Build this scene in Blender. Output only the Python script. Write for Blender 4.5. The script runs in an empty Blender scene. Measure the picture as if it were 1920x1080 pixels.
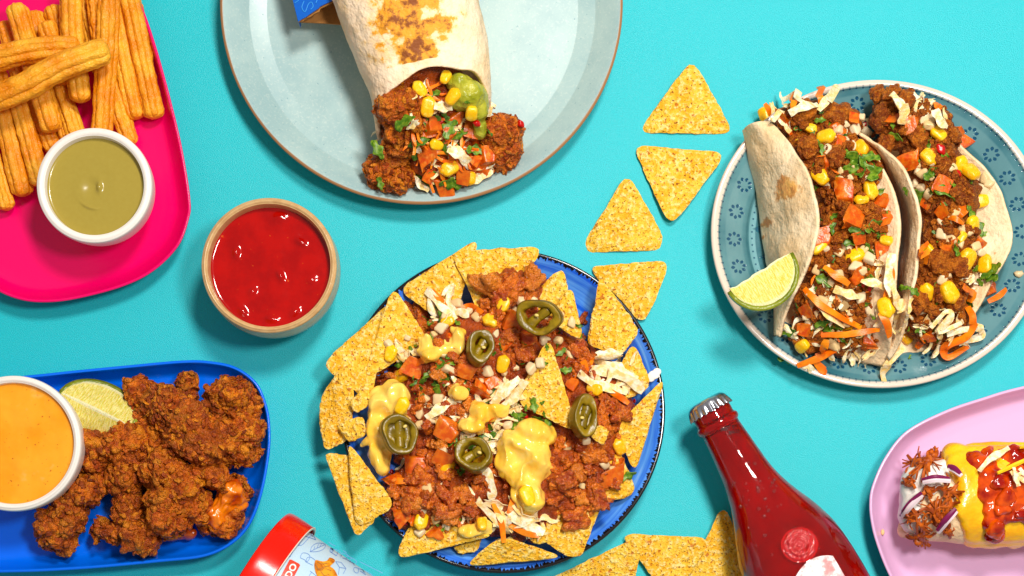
import bpy, bmesh, math, random
import numpy as np
from mathutils import Vector, Matrix, Euler, Quaternion
from mathutils.bvhtree import BVHTree

# ------------------------------------------------------------------ camera, world, light
SC = bpy.context.scene
COL = SC.collection
S = 1 / 300.0            # one photograph pixel on the table, in units (1 unit = 10 cm)
D = 11.0                 # camera height
NX, NY = 960.0, 1100.0   # pixel straight under the camera
SC.unit_settings.scale_length = 0.1

cam_d = bpy.data.cameras.new('camera')
cam = bpy.data.objects.new('camera', cam_d)
COL.objects.link(cam)
cam.location = (0, 0, D)
cam_d.sensor_width = 36
cam_d.lens = 36 * D / 6.4
cam_d.shift_y = (NY - 540) * S / 6.4
cam_d.clip_start = 0.1
cam_d.clip_end = 200
SC.camera = cam

w = bpy.data.worlds.new('World')
SC.world = w
w.use_nodes = True
w.node_tree.nodes['Background'].inputs[0].default_value = (1.0, 0.97, 0.94, 1)
w.node_tree.nodes['Background'].inputs[1].default_value = 0.30


def lamp(name, loc, target, size, power, color):
    ld = bpy.data.lights.new(name, 'AREA')
    ld.shape = 'DISK'
    ld.size = size
    ld.energy = power
    ld.color = color
    o = bpy.data.objects.new(name, ld)
    COL.objects.link(o)
    o.location = loc
    o.rotation_euler = (Vector(target) - Vector(loc)).to_track_quat('-Z', 'Y').to_euler()
    return o


lamp('key_lamp', (2.4, 6.8, 13.2), (0.4, 1.8, 0), 2.4, 1530, (1.0, 0.96, 0.90))
lamp('side_lamp', (3.4, 2.2, 11.5), (1.2, 1.4, 0), 1.7, 760, (1.0, 0.97, 0.93))
SC.view_settings.view_transform = 'Standard'
SC.view_settings.look = 'None'
SC.view_settings.exposure = 0
SC.view_settings.gamma = 1
SC.cycles.use_denoising = True
SC.cycles.max_bounces = 10
SC.cycles.sample_clamp_indirect = 6

RNG = random.Random(7)


# ------------------------------------------------------------------ helpers
def P(px, py, z=0.0):
    k = (D - z) / D
    return np.array([(px - NX) * S * k, (NY - py) * S * k, z])


def U(n, z=0.0):
    """n photograph pixels as a length at height z"""
    return n * S * (D - z) / D


def c(r, g, b, k=1.0):
    f = lambda v: (v / 255 / 12.92 if v / 255 <= 0.04045 else ((v / 255 + 0.055) / 1.055) ** 2.4)
    return (f(r) * k, f(g) * k, f(b) * k, 1)


def hash3(ix, iy, iz, seed):
    h = (ix.astype(np.int64) * 374761393 + iy.astype(np.int64) * 668265263 + iz.astype(np.int64) * 2147483647 + seed * 1274126177) & 0xFFFFFFFF
    h = ((h ^ (h >> 13)) * 1274126177) & 0xFFFFFFFF
    h = ((h ^ (h >> 16)) * 2246822519) & 0xFFFFFFFF
    h = h ^ (h >> 15)
    return (h & 0xFFFFFF).astype(np.float64) / 0xFFFFFF


def vnoise(p, seed=0):
    i = np.floor(p).astype(np.int64)
    f = p - i
    f = f * f * f * (f * (f * 6 - 15) + 10)
    r = 0
    for dx in (0, 1):
        for dy in (0, 1):
            for dz in (0, 1):
                wgt = (f[:, 0] if dx else 1 - f[:, 0]) * (f[:, 1] if dy else 1 - f[:, 1]) * (f[:, 2] if dz else 1 - f[:, 2])
                r = r + wgt * hash3(i[:, 0] + dx, i[:, 1] + dy, i[:, 2] + dz, seed)
    return r * 2 - 1


def fbm(p, octs=3, seed=0):
    r, a, t = 0, 1, 0
    for k in range(octs):
        r = r + a * vnoise(p * 2 ** k + 17.3 * k, seed + k)
        t += a
        a *= 0.5
    return r / t


def worley(p, seed=0):
    i = np.floor(p).astype(np.int64)
    best = np.full(len(p), 9.0)
    rnd = np.zeros(len(p))
    for dx in (-1, 0, 1):
        for dy in (-1, 0, 1):
            for dz in (-1, 0, 1):
                a, b, e = i[:, 0] + dx, i[:, 1] + dy, i[:, 2] + dz
                q = np.stack([a + hash3(a, b, e, seed), b + hash3(a, b, e, seed + 1), e + hash3(a, b, e, seed + 2)], 1)
                d = np.sqrt(((q - p) ** 2).sum(1))
                m = d < best
                best = np.where(m, d, best)
                rnd = np.where(m, hash3(a, b, e, seed + 3), rnd)
    return best, rnd


def mesh_of(name, v, f, mat=None, smooth=True, attrs=None):
    me = bpy.data.meshes.new(name)
    me.from_pydata(np.asarray(v).tolist(), [], [list(map(int, q)) for q in f])
    if smooth:
        me.polygons.foreach_set('use_smooth', [True] * len(me.polygons))
    for k, a in (attrs or {}).items():
        at = me.attributes.new(k, 'FLOAT', 'POINT')
        at.data.foreach_set('value', np.asarray(a, dtype=np.float32))
    if mat:
        me.materials.append(mat)
    me.update()
    return me


WLOC = {}


def wl(o):
    return WLOC[o.name] if o else np.zeros(3)


def link(name, me, loc, rot=(0, 0, 0), scale=(1, 1, 1), parent=None):
    o = bpy.data.objects.new(name, me)
    COL.objects.link(o)
    loc = np.asarray(loc, float)
    o.location = (loc - wl(parent)).tolist()
    o.rotation_euler = rot
    o.scale = scale if hasattr(scale, '__len__') else (scale,) * 3
    if parent:
        o.parent = parent
    WLOC[o.name] = loc
    return o


def obj(name, v, f, mat, parent=None, origin=None, smooth=True, attrs=None):
    v = np.asarray(v, float)
    if origin is None:
        origin = np.array([*(v[:, :2].min(0) + v[:, :2].max(0)) / 2, v[:, 2].min()])
    return link(name, mesh_of(name, v - origin, f, mat, smooth, attrs), origin, parent=parent)


def tag(o, label=None, cat=None, group=None, kind=None):
    for k, x in (('label', label), ('category', cat), ('group', group), ('kind', kind)):
        if x:
            o[k] = x
    return o


def thing(name, label, cat, loc, group=None):
    o = bpy.data.objects.new(name, None)
    o.empty_display_size = 0.1
    COL.objects.link(o)
    o.location = tuple(loc)
    WLOC[o.name] = np.asarray(loc, float)
    return tag(o, label, cat, group)


ICO = {}


def ico(n):
    if n not in ICO:
        bm = bmesh.new()
        bmesh.ops.create_icosphere(bm, subdivisions=n, radius=1)
        ICO[n] = (np.array([v.co[:] for v in bm.verts]), np.array([[v.index for v in f.verts] for f in bm.faces]))
        bm.free()
    return ICO[n][0].copy(), ICO[n][1]


def grid_faces(nu, nv, close_u=False, close_v=False, off=0, flip=False):
    f = []
    for i in range(nu if close_u else nu - 1):
        for j in range(nv if close_v else nv - 1):
            a, b = i * nv + j, ((i + 1) % nu) * nv + j
            d, e = i * nv + (j + 1) % nv, ((i + 1) % nu) * nv + (j + 1) % nv
            q = [a + off, b + off, e + off, d + off]
            f.append(q[::-1] if flip else q)
    return f


def lathe(prof, n=128, sx=1.0, sy=1.0):
    """profile of (r, z), outer bottom to inner centre or the like; closed caps when r = 0"""
    prof = np.array(prof, float)
    th = np.linspace(0, 2 * math.pi, n, endpoint=False)
    v = np.zeros((n, len(prof), 3))
    v[:, :, 0] = np.cos(th)[:, None] * prof[None, :, 0] * sx
    v[:, :, 1] = np.sin(th)[:, None] * prof[None, :, 0] * sy
    v[:, :, 2] = prof[None, :, 1]
    return v.reshape(-1, 3), grid_faces(n, len(prof), close_u=True)


def smooth_prof(pts, per=8):
    """Catmull-Rom through open points"""
    pts = np.array(pts, float)
    q = np.vstack([2 * pts[0] - pts[1], pts, 2 * pts[-1] - pts[-2]])
    out = []
    for i in range(1, len(q) - 2):
        for t in np.linspace(0, 1, per, endpoint=False):
            out.append(0.5 * (2 * q[i] + (q[i + 1] - q[i - 1]) * t + (2 * q[i - 1] - 5 * q[i] + 4 * q[i + 1] - q[i + 2]) * t * t + (3 * q[i] - q[i - 1] - 3 * q[i + 1] + q[i + 2]) * t ** 3))
    out.append(pts[-1])
    return np.array(out)


def closed_curve(pts, n=200):
    pts = np.array(pts, float)
    m = len(pts)
    out = []
    for i in range(m):
        a, b, d, e = pts[i - 1], pts[i], pts[(i + 1) % m], pts[(i + 2) % m]
        for t in np.linspace(0, 1, 24, endpoint=False):
            out.append(0.5 * (2 * b + (d - a) * t + (2 * a - 5 * b + 4 * d - e) * t * t + (3 * b - a - 3 * d + e) * t ** 3))
    out = np.array(out)
    seg = np.linalg.norm(np.roll(out, -1, 0) - out, axis=1)
    s = np.concatenate([[0], np.cumsum(seg)])
    o2 = np.vstack([out, out[:1]])
    t = np.linspace(0, s[-1], n, endpoint=False)
    return np.stack([np.interp(t, s, o2[:, k]) for k in range(pts.shape[1])], 1)


def sheet(g, thick):
    """solid sheet round a grid of points (nu, nv, 3)"""
    nu, nv = g.shape[:2]
    du, dv = np.gradient(g, axis=0), np.gradient(g, axis=1)
    n = np.cross(du, dv)
    n /= np.linalg.norm(n, axis=2, keepdims=True) + 1e-9
    th = thick if np.ndim(thick) == 0 else np.asarray(thick)[..., None]
    a, b = (g + n * th / 2).reshape(-1, 3), (g - n * th / 2).reshape(-1, 3)
    N = nu * nv
    f = grid_faces(nu, nv) + grid_faces(nu, nv, off=N, flip=True)
    rim = [i * nv for i in range(nu)] + [(nu - 1) * nv + j for j in range(1, nv)] + [i * nv + nv - 1 for i in range(nu - 2, -1, -1)] + list(range(nv - 2, 0, -1))
    for k in range(len(rim)):
        p, q = rim[k], rim[(k + 1) % len(rim)]
        f.append([q, p, p + N, q + N])
    return np.vstack([a, b]), f


def tube(path, rad, section, cap=True, twist=None):
    """sweep section (m,2) along path (n,3) with radius per point"""
    path = np.asarray(path, float)
    n, m = len(path), len(section)
    t = np.gradient(path, axis=0)
    t /= np.linalg.norm(t, axis=1, keepdims=True) + 1e-9
    up = np.array([0, 0, 1.0])
    v = np.zeros((n, m, 3))
    for i in range(n):
        s = np.cross(t[i], up)
        s /= np.linalg.norm(s) + 1e-9
        u2 = np.cross(s, t[i])
        r = rad[i] if np.ndim(rad) else rad
        if twist is not None:
            ca, sa = math.cos(twist[i]), math.sin(twist[i])
            s, u2 = s * ca + u2 * sa, u2 * ca - s * sa
        v[i] = path[i] + (section[:, :1] * s + section[:, 1:] * u2) * r
    f = grid_faces(n, m, close_v=True)
    v = v.reshape(-1, 3)
    if cap:
        v = np.vstack([v, path[:1], path[-1:]])
        for j in range(m):
            f.append([n * m, j, (j + 1) % m][::1])
            f.append([n * m + 1, (n - 1) * m + (j + 1) % m, (n - 1) * m + j])
    return v, f


def vnormals(v, f):
    me = mesh_of('tmp', v, f)
    n = np.zeros(len(v) * 3)
    me.vertex_normals.foreach_get('vector', n)
    bpy.data.meshes.remove(me)
    return n.reshape(-1, 3)


def relax(v, f, it, lam=0.5):
    f = np.asarray(f)
    e = np.vstack([np.stack([f[:, k], f[:, (k + 1) % f.shape[1]]], 1) for k in range(f.shape[1])])
    for _ in range(it):
        acc = np.zeros_like(v)
        cnt = np.zeros(len(v))
        np.add.at(acc, e[:, 0], v[e[:, 1]])
        np.add.at(acc, e[:, 1], v[e[:, 0]])
        np.add.at(cnt, e[:, 0], 1)
        np.add.at(cnt, e[:, 1], 1)
        v = v + lam * (acc / np.maximum(cnt, 1)[:, None] - v)
    return v


def ell(px, py, z, rx, ry, rz, rot=0):
    return (P(px, py, z), (U(rx, z), U(ry, z), rz), -math.radians(rot))


def union(ells, voxel=0.01, it=4):
    """one closed skin round several ellipsoids"""
    iv, jf = ico(4)
    vs, fs, off = [], [], 0
    for ce, r, a in ells:
        q = iv * np.array(r)
        ca, sa = math.cos(a), math.sin(a)
        q = np.stack([q[:, 0] * ca - q[:, 1] * sa, q[:, 0] * sa + q[:, 1] * ca, q[:, 2]], 1) + np.array(ce)
        vs.append(q)
        fs.append(jf + off)
        off += len(q)
    me = mesh_of('tmp', np.vstack(vs), np.vstack(fs))
    o = bpy.data.objects.new('tmp', me)
    COL.objects.link(o)
    m = o.modifiers.new('r', 'REMESH')
    m.mode = 'VOXEL'
    m.voxel_size = voxel
    dg = bpy.context.evaluated_depsgraph_get()
    ev = o.evaluated_get(dg)
    m2 = ev.to_mesh()
    v = np.zeros(len(m2.vertices) * 3)
    m2.vertices.foreach_get('co', v)
    f = np.zeros(len(m2.loops), dtype=np.int32)
    m2.loops.foreach_get('vertex_index', f)
    v, f = v.reshape(-1, 3), f.reshape(-1, 4).copy()
    ev.to_mesh_clear()
    bpy.data.objects.remove(o)
    bpy.data.meshes.remove(me)
    return relax(v, f, it), f


def bvh(v, f):
    return BVHTree.FromPolygons(np.asarray(v).tolist(), [list(map(int, q)) for q in f])


def cast(px, py, trees, fallback=0.1):
    """point and normal of the first surface met from the camera through a photograph pixel"""
    o = Vector((0, 0, D))
    d = (Vector(P(px, py, 0)) - o).normalized()
    best = None
    for t in trees:
        h = t.ray_cast(o, d)
        if h[0] is not None and (best is None or h[3] < best[3]):
            best = h
    if best is None:
        return P(px, py, fallback), np.array([0, 0, 1.0])
    n = np.array(best[1])
    return np.array(best[0]), n if n[2] > 0 else -n


# ------------------------------------------------------------------ node material helper
class X:
    def __init__(s, nt, k): s.nt, s.k = nt, k
    def _m(s, op, *a):
        n = s.nt.nodes.new('ShaderNodeMath')
        n.operation = op
        for i, q in enumerate((s,) + a):
            if isinstance(q, X): s.nt.links.new(q.k, n.inputs[i])
            else: n.inputs[i].default_value = q
        return X(s.nt, n.outputs[0])
    def __add__(s, o): return s._m('ADD', o)
    def __sub__(s, o): return s._m('SUBTRACT', o)
    def __mul__(s, o): return s._m('MULTIPLY', o)
    def __truediv__(s, o): return s._m('DIVIDE', o)
    __radd__ = __add__
    __rmul__ = __mul__
    def __rsub__(s, o): return (s * -1) + o
    def sin(s): return s._m('SINE')
    def cos(s): return s._m('COSINE')
    def abs(s): return s._m('ABSOLUTE')
    def sqrt(s): return s._m('SQRT')
    def frac(s): return s._m('FRACT')
    def floor(s): return s._m('FLOOR')
    def pow(s, o): return s._m('POWER', o)
    def max(s, o): return s._m('MAXIMUM', o)
    def min(s, o): return s._m('MINIMUM', o)
    def atan2(s, o): return s._m('ARCTAN2', o)
    def step(s, a, b):
        """0 at a, 1 at b, smooth"""
        n = s.nt.nodes.new('ShaderNodeMapRange')
        n.interpolation_type = 'SMOOTHSTEP'
        inv = a > b
        lo, hi = (b, a) if inv else (a, b)
        s.nt.links.new(s.k, n.inputs[0])
        n.inputs[1].default_value, n.inputs[2].default_value = lo, hi
        n.inputs[3].default_value, n.inputs[4].default_value = (1, 0) if inv else (0, 1)
        return X(s.nt, n.outputs[0])


class B:
    """builds one material"""
    def __init__(s, name):
        s.m = bpy.data.materials.new(name)
        s.m.use_nodes = True
        s.nt = s.m.node_tree
        s.bs = s.nt.nodes['Principled BSDF']
        tc = s.nt.nodes.new('ShaderNodeTexCoord')
        s.co = tc.outputs['Object']
        oi = s.nt.nodes.new('ShaderNodeObjectInfo')
        s.rnd = X(s.nt, oi.outputs['Random'])
        n = s.nt.nodes.new('ShaderNodeVectorMath')
        n.operation = 'ADD'
        geo = s.nt.nodes.new('ShaderNodeNewGeometry')
        s.nt.links.new(geo.outputs['Position'], n.inputs[0])
        q = s.nt.nodes.new('ShaderNodeCombineXYZ')
        for i, k in enumerate((37.0, 53.0, 71.0)):
            s.nt.links.new((s.rnd * k).k, q.inputs[i])
        s.nt.links.new(q.outputs[0], n.inputs[1])
        s.rco = n.outputs[0]
        s.bump_in = None
    def xyz(s):
        n = s.nt.nodes.new('ShaderNodeSeparateXYZ')
        s.nt.links.new(s.co, n.inputs[0])
        return [X(s.nt, q) for q in n.outputs]
    def vec(s, x, y, z=0.0):
        q = s.nt.nodes.new('ShaderNodeCombineXYZ')
        for i, k in enumerate((x, y, z)):
            if isinstance(k, X): s.nt.links.new(k.k, q.inputs[i])
            else: q.inputs[i].default_value = k
        return q.outputs[0]
    def scaled(s, sx, sy, sz):
        n = s.nt.nodes.new('ShaderNodeVectorMath')
        n.operation = 'MULTIPLY'
        s.nt.links.new(s.rco, n.inputs[0])
        n.inputs[1].default_value = (sx, sy, sz)
        return n.outputs[0]
    def noise(s, scale, detail=3, rough=0.55, vec=None, dist=0.0):
        n = s.nt.nodes.new('ShaderNodeTexNoise')
        s.nt.links.new(vec or s.rco, n.inputs['Vector'])
        n.inputs['Scale'].default_value = scale
        n.inputs['Detail'].default_value = detail
        n.inputs['Roughness'].default_value = rough
        n.inputs['Distortion'].default_value = dist
        return X(s.nt, n.outputs[0])
    def voro(s, scale, feature='F1', vec=None, out='Distance'):
        n = s.nt.nodes.new('ShaderNodeTexVoronoi')
        n.feature = feature
        s.nt.links.new(vec or s.rco, n.inputs['Vector'])
        n.inputs['Scale'].default_value = scale
        return X(s.nt, n.outputs[out])
    def attr(s, name):
        n = s.nt.nodes.new('ShaderNodeAttribute')
        n.attribute_name = name
        return X(s.nt, n.outputs['Fac'])
    def mix(s, f, a, b, mode='MIX'):
        n = s.nt.nodes.new('ShaderNodeMix')
        n.data_type = 'RGBA'
        n.blend_type = mode
        n.clamp_factor = True
        for i, q in ((0, f), (6, a), (7, b)):
            if isinstance(q, X): s.nt.links.new(q.k, n.inputs[i])
            else: n.inputs[i].default_value = q
        return X(s.nt, n.outputs[2])
    def bump(s, h, strength=0.3, dist=0.02):
        n = s.nt.nodes.new('ShaderNodeBump')
        n.inputs['Strength'].default_value = strength
        n.inputs['Distance'].default_value = dist
        s.nt.links.new(h.k, n.inputs['Height'])
        if s.bump_in: s.nt.links.new(s.bump_in, n.inputs['Normal'])
        s.bump_in = n.outputs[0]
    def done(s, color=None, rough=0.5, spec=0.5, coat=0, coat_rough=0.05, sss=0, sss_scale=0.03, trans=0, ior=1.45, metal=0):
        b = s.bs.inputs
        for k, q in (('Base Color', color), ('Roughness', rough), ('Specular IOR Level', spec), ('Coat Weight', coat), ('Coat Roughness', coat_rough),
                     ('Subsurface Weight', sss), ('Subsurface Scale', sss_scale), ('Transmission Weight', trans), ('IOR', ior), ('Metallic', metal)):
            if isinstance(q, X): s.nt.links.new(q.k, b[k])
            elif q is not None: b[k].default_value = q
        if s.bump_in:
            s.nt.links.new(s.bump_in, b['Normal'])
            if coat: s.nt.links.new(s.bump_in, b['Coat Normal'])
        return s.m


M = {}


def plain(name, col, **k):
    b = B(name)
    M[name] = b.done(col, **k)


# table paper
b = B('cyan_paper')
g = b.noise(150, 2, 0.75, vec=b.co)
big = b.noise(0.6, 2, vec=b.co)
b.bump(g, 0.3, 0.012)
col = b.mix(big, c(0, 172, 180), c(0, 180, 188))
col = b.mix(b.noise(0.25, 4, 0.6, vec=b.co).step(0.3, 0.7) * 0.5, col, c(0, 166, 180))
col = b.mix(g.step(0.3, 0.7) * 0.7, col, c(0, 204, 212))
col = b.mix(b.noise(1.0, 3, 0.6, vec=b.scaled(14, 3, 1)).step(0.78, 0.82) * 0.35, col, c(0, 120, 136))
M['paper'] = b.done(col, rough=0.40, spec=0.46)

# corn chip
b = B('corn_chip')
m1 = b.noise(9, 4, 0.65)
m2 = b.noise(38, 3, 0.6)
sp = b.noise(30, 2, 0.5)
sp2 = b.noise(75, 1, 0.5)
col = b.mix(m1.step(0.35, 0.66), c(253, 202, 62), c(246, 176, 22))
col = b.mix(m2.step(0.48, 0.66) * 0.75, col, c(255, 230, 150))
col = b.mix(m2.step(0.44, 0.30) * 0.6, col, c(240, 158, 8))
col = b.mix(sp.step(0.635, 0.70) * 0.8, col, c(190, 92, 4))
col = b.mix(sp2.step(0.64, 0.70) * 0.85, col, c(130, 56, 4))
b.bump(m2, 0.8, 0.035)
b.bump(b.noise(90, 2), 0.5, 0.012)
M['chip'] = b.done(col, rough=0.62, spec=0.35)

# fried crust
b = B('fried_crust')
cr = b.attr('crust')
n1 = b.noise(14, 4, 0.65)
n2 = b.noise(55, 3, 0.6)
n3 = b.noise(26, 4, 0.7)
n0 = b.noise(4.5, 3, 0.6)
col = b.mix(n1.step(0.34, 0.66), c(176, 66, 0), c(236, 120, 4))
col = b.mix(cr.step(0.5, 0.95) * 0.8, col, c(246, 150, 14))
col = b.mix(n3.step(0.54, 0.70) * 0.75, col, c(112, 38, 0))
col = b.mix(n2.step(0.60, 0.78) * 0.7, col, c(255, 190, 60))
col = b.mix((1 - cr).step(0.66, 1.0) * 0.7, col, c(116, 34, 0))
col = b.mix(n0.step(0.52, 0.68) * 0.42, col, b.mix(n2, c(96, 30, 0), c(170, 70, 4)))
col = b.mix(b.rnd.step(0.4, 1.0) * 0.45, col, c(124, 46, 0))
b.bump(n3, 0.8, 0.05)
b.bump(n2, 0.8, 0.03)
M['crust'] = b.done(col, rough=0.4, spec=0.5)

b = B('glazed_chicken')
n1 = b.noise(10, 3)
col = b.mix(n1.step(0.35, 0.65), c(186, 66, 0), c(240, 130, 4))
b.bump(b.noise(22, 3), 0.3, 0.03)
M['glazed'] = b.done(col, rough=0.3, coat=0.6, coat_rough=0.15)

# saucy pulled meat
b = B('saucy_meat')
n1 = b.noise(11, 4, 0.65)
n2 = b.noise(44, 4, 0.65)
col = b.mix(n1.step(0.34, 0.66), c(178, 64, 2), c(236, 120, 16))
col = b.mix(n2.step(0.54, 0.72) * 0.7, col, c(246, 156, 40))
col = b.mix(n2.step(0.44, 0.28) * 0.7, col, c(120, 30, 0))
col = b.mix(b.rnd.step(0.65, 1.0) * 0.5, col, c(140, 34, 0))
col = b.mix(b.rnd.step(0.3, 0.0) * 0.5, col, c(240, 148, 40))
b.bump(b.noise(26, 4, 0.65), 0.9, 0.05)
b.bump(b.noise(90, 3), 0.5, 0.015)
M['meat'] = b.done(col, rough=0.3, spec=0.5, coat=0.4, coat_rough=0.14)

b = B('shaded_sauce_bed')
col = b.mix(b.noise(14, 4, 0.65).step(0.34, 0.66), c(132, 44, 0), c(196, 84, 6))  # sauce brown, darkened to paint shade into the gaps between meat chunks
b.bump(b.noise(40, 4, 0.65), 0.8, 0.04)
M['bed'] = b.done(col, rough=0.32, coat=0.3, coat_rough=0.1)

# mince
b = B('browned_mince')
n1 = b.noise(16, 4, 0.65)
n2 = b.noise(64, 3, 0.65)
col = b.mix(n1.step(0.34, 0.66), c(164, 72, 4), c(222, 122, 16))
col = b.mix(b.rnd.step(0.55, 1.0) * 0.55, col, c(126, 50, 2))
col = b.mix(n2.step(0.54, 0.70) * 0.7, col, c(244, 162, 52))
col = b.mix(n2.step(0.44, 0.30) * 0.6, col, c(104, 40, 2))
b.bump(b.noise(46, 4, 0.7), 1.0, 0.05)
b.bump(b.noise(110, 2), 0.5, 0.012)
M['mince'] = b.done(col, rough=0.46, spec=0.45)

# corn kernel
b = B('corn_kernel')
n1 = b.noise(9, 2)
col = b.mix(b.rnd, c(255, 200, 14), c(252, 180, 6))
col = b.mix(b.noise(40, 2).step(0.5, 0.75) * 0.6, col, c(255, 224, 96))
col = b.mix(b.noise(30, 2).step(0.6, 0.75) * 0.5, col, c(236, 146, 4))
b.bump(b.noise(50, 2), 0.2, 0.01)
M['corn'] = b.done(col, rough=0.28, spec=0.5, sss=0.25, sss_scale=0.02)

b = B('tomato')
n1 = b.noise(9, 3)
col = b.mix(b.noise(22, 3).step(0.35, 0.65), c(200, 62, 2), c(230, 116, 14))
col = b.mix(b.noise(24, 2, 0.5).step(0.56, 0.74) * 0.6, col, c(250, 164, 70))
col = b.mix(b.rnd * 0.6, col, c(206, 96, 8))
b.bump(b.noise(30, 2), 0.25, 0.02)
M['tomato'] = b.done(col, rough=0.3, spec=0.5, sss=0.2, sss_scale=0.02)

b = B('onion')
col = b.mix(b.rnd, c(244, 206, 140), c(252, 228, 184))
M['onion'] = b.done(col, rough=0.25, trans=0.2, ior=1.3)

b = B('cabbage')
n1 = b.noise(30, 3)
col = b.mix(n1.step(0.35, 0.65), c(248, 208, 130), c(255, 242, 212))
col = b.mix(b.rnd.step(0.45, 1) * 0.55, col, c(246, 190, 84))
b.bump(b.noise(50, 2), 0.4, 0.02)
M['cabbage'] = b.done(col, rough=0.35, sss=0.15, sss_scale=0.02)

b = B('carrot')
col = b.mix(b.noise(10, 3).step(0.35, 0.7), c(236, 104, 0), c(250, 146, 12))
b.bump(b.noise(40, 2, vec=b.scaled(1, 3, 1)), 0.25, 0.01)
M['carrot'] = b.done(col, rough=0.38)

b = B('herb')
col = b.mix(b.noise(40, 3).step(0.35, 0.7), c(60, 104, 4), c(130, 158, 36))
col = b.mix(b.rnd.step(0.4, 1) * 0.5, col, c(38, 80, 4))
col = b.mix(b.noise(70, 2).step(0.6, 0.75) * 0.5, col, c(170, 190, 90))
M['herb'] = b.done(col, rough=0.42)

plain('chilli', c(190, 14, 8), rough=0.25)
plain('seed', c(226, 196, 104), rough=0.35)

b = B('jalapeno_skin')
col = b.mix(b.noise(7, 3).step(0.35, 0.7), c(84, 66, 0), c(114, 90, 2))
b.bump(b.noise(24, 2), 0.15, 0.02)
M['jal_skin'] = b.done(col, rough=0.32)
b = B('jalapeno_flesh')
col = b.mix(b.noise(12, 3).step(0.35, 0.7), c(110, 88, 0), c(152, 122, 8))
b.bump(b.noise(24, 2), 0.25, 0.02)
M['jal_flesh'] = b.done(col, rough=0.3, sss=0.1, sss_scale=0.02)

b = B('cheese_sauce')
col = b.mix(b.noise(5, 2).step(0.3, 0.7), c(255, 194, 52), c(255, 214, 100))
b.bump(b.noise(7, 2), 0.2, 0.05)
M['cheese'] = b.done(col, rough=0.2, spec=0.5, coat=0.4, coat_rough=0.06, sss=0.12, sss_scale=0.03)

b = B('melted_cheese')
n1 = b.noise(6, 3)
col = b.mix(n1.step(0.35, 0.7), c(254, 176, 0), c(255, 208, 30))
b.bump(b.noise(9, 3), 0.25, 0.05)
M['melted'] = b.done(col, rough=0.28, coat=0.3, sss=0.12, sss_scale=0.03)

b = B('red_chilli_sauce')
n1 = b.noise(7, 3)
col = b.mix(n1.step(0.35, 0.65), c(150, 14, 0), c(230, 84, 0))
b.bump(b.noise(9, 3), 0.5, 0.05)
M['redsauce'] = b.done(col, rough=0.14, coat=0.3, coat_rough=0.1)

b = B('guacamole')
col = b.mix(b.noise(10, 4).step(0.3, 0.7), c(142, 146, 16), c(192, 186, 60))
b.bump(b.noise(26, 3), 0.5, 0.03)
M['guac'] = b.done(col, rough=0.3)

b = B('cream')
b.bump(b.noise(8, 2), 0.3, 0.05)
M['cream'] = b.done(c(255, 248, 236), rough=0.3)

# tortilla with toasted patches
b = B('tortilla')
t = b.attr('toast')
n1 = b.noise(5, 4, 0.6)
n2 = b.noise(18, 4, 0.65)
col = b.mix(n1.step(0.35, 0.7), c(255, 228, 194), c(244, 206, 158))
col = b.mix(n2.step(0.55, 0.75) * 0.35, col, c(204, 160, 108))
n5 = b.noise(7.5, 4, 0.62)
tv = t + (n5 - 0.5) * 2.6 + (n2 - 0.5) * 0.9
tt = tv.step(0.36, 0.6)
tcol = b.mix((tv + (b.noise(22, 4, 0.7) - 0.5) * 2.4).step(0.62, 1.25), c(240, 158, 26), c(132, 58, 0))
col = b.mix(tv.step(0.12, 0.5) * 0.55, col, c(248, 208, 128))
col = b.mix(tt * 0.95, col, tcol)
b.bump(n2, 0.5, 0.03)
b.bump(b.noise(7, 3), 0.5, 0.06)
M['tortilla'] = b.done(col, rough=0.6, spec=0.3)

b = B('soft_tortilla')
t = b.attr('toast')
n1 = b.noise(4, 4, 0.6)
n2 = b.noise(18, 4, 0.65)
n3 = b.noise(40, 3, 0.6)
col = b.mix(n1.step(0.35, 0.7), c(252, 226, 186), c(240, 202, 150))
col = b.mix(n2.step(0.5, 0.72) * 0.32, col, c(222, 176, 118))
col = b.mix(n3.step(0.6, 0.75) * 0.3, col, c(250, 236, 212))
tt = (t + (n2 - 0.5) * 0.5 + (b.noise(9, 3) - 0.5) * 0.5).step(0.42, 0.60)
col = b.mix(tt * 0.85, col, b.mix(n2.step(0.4, 0.62), c(232, 168, 70), c(196, 118, 34)))
b.bump(n2, 0.5, 0.03)
b.bump(b.noise(7, 3), 0.5, 0.06)
M['soft_tortilla'] = b.done(col, rough=0.55, spec=0.35)

# churro
b = B('churro')
n1 = b.noise(6, 3)
n2 = b.noise(90, 2, 0.6)
col = b.mix(n1.step(0.3, 0.7), c(224, 128, 0), c(250, 180, 46))
col = b.mix(b.rnd.step(0.4, 1) * 0.35, col, c(228, 124, 0))
col = b.mix(n2.step(0.66, 0.74) * 0.7, col, c(252, 222, 150))
b.bump(b.noise(60, 2), 0.45, 0.02)
b.bump(b.noise(110, 2), 0.4, 0.012)
M['churro'] = b.done(col, rough=0.34, spec=0.4)

# ceramics, plastics
b = B('speckled_glaze')
x, y, z = b.xyz()
sp = b.noise(45, 2, vec=b.co)
cl = b.noise(3, 4, 0.65, vec=b.co)
fine = b.noise(70, 2, 0.7, vec=b.co)
col = b.mix(cl.step(0.3, 0.7), c(150, 180, 181), c(170, 195, 192))
col = b.mix(fine.step(0.5, 0.75) * 0.4, col, c(208, 216, 206))
col = b.mix(sp.step(0.70, 0.74) * 0.55, col, c(60, 120, 140))
r = (x * x + y * y).sqrt()
edge = (r + (cl - 0.5) * 0.012).step(U(371, .2), U(374, .2))
col = b.mix(edge, col, c(158, 112, 72))
M['glaze_pale'] = b.done(col, rough=0.3, spec=0.45)

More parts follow.
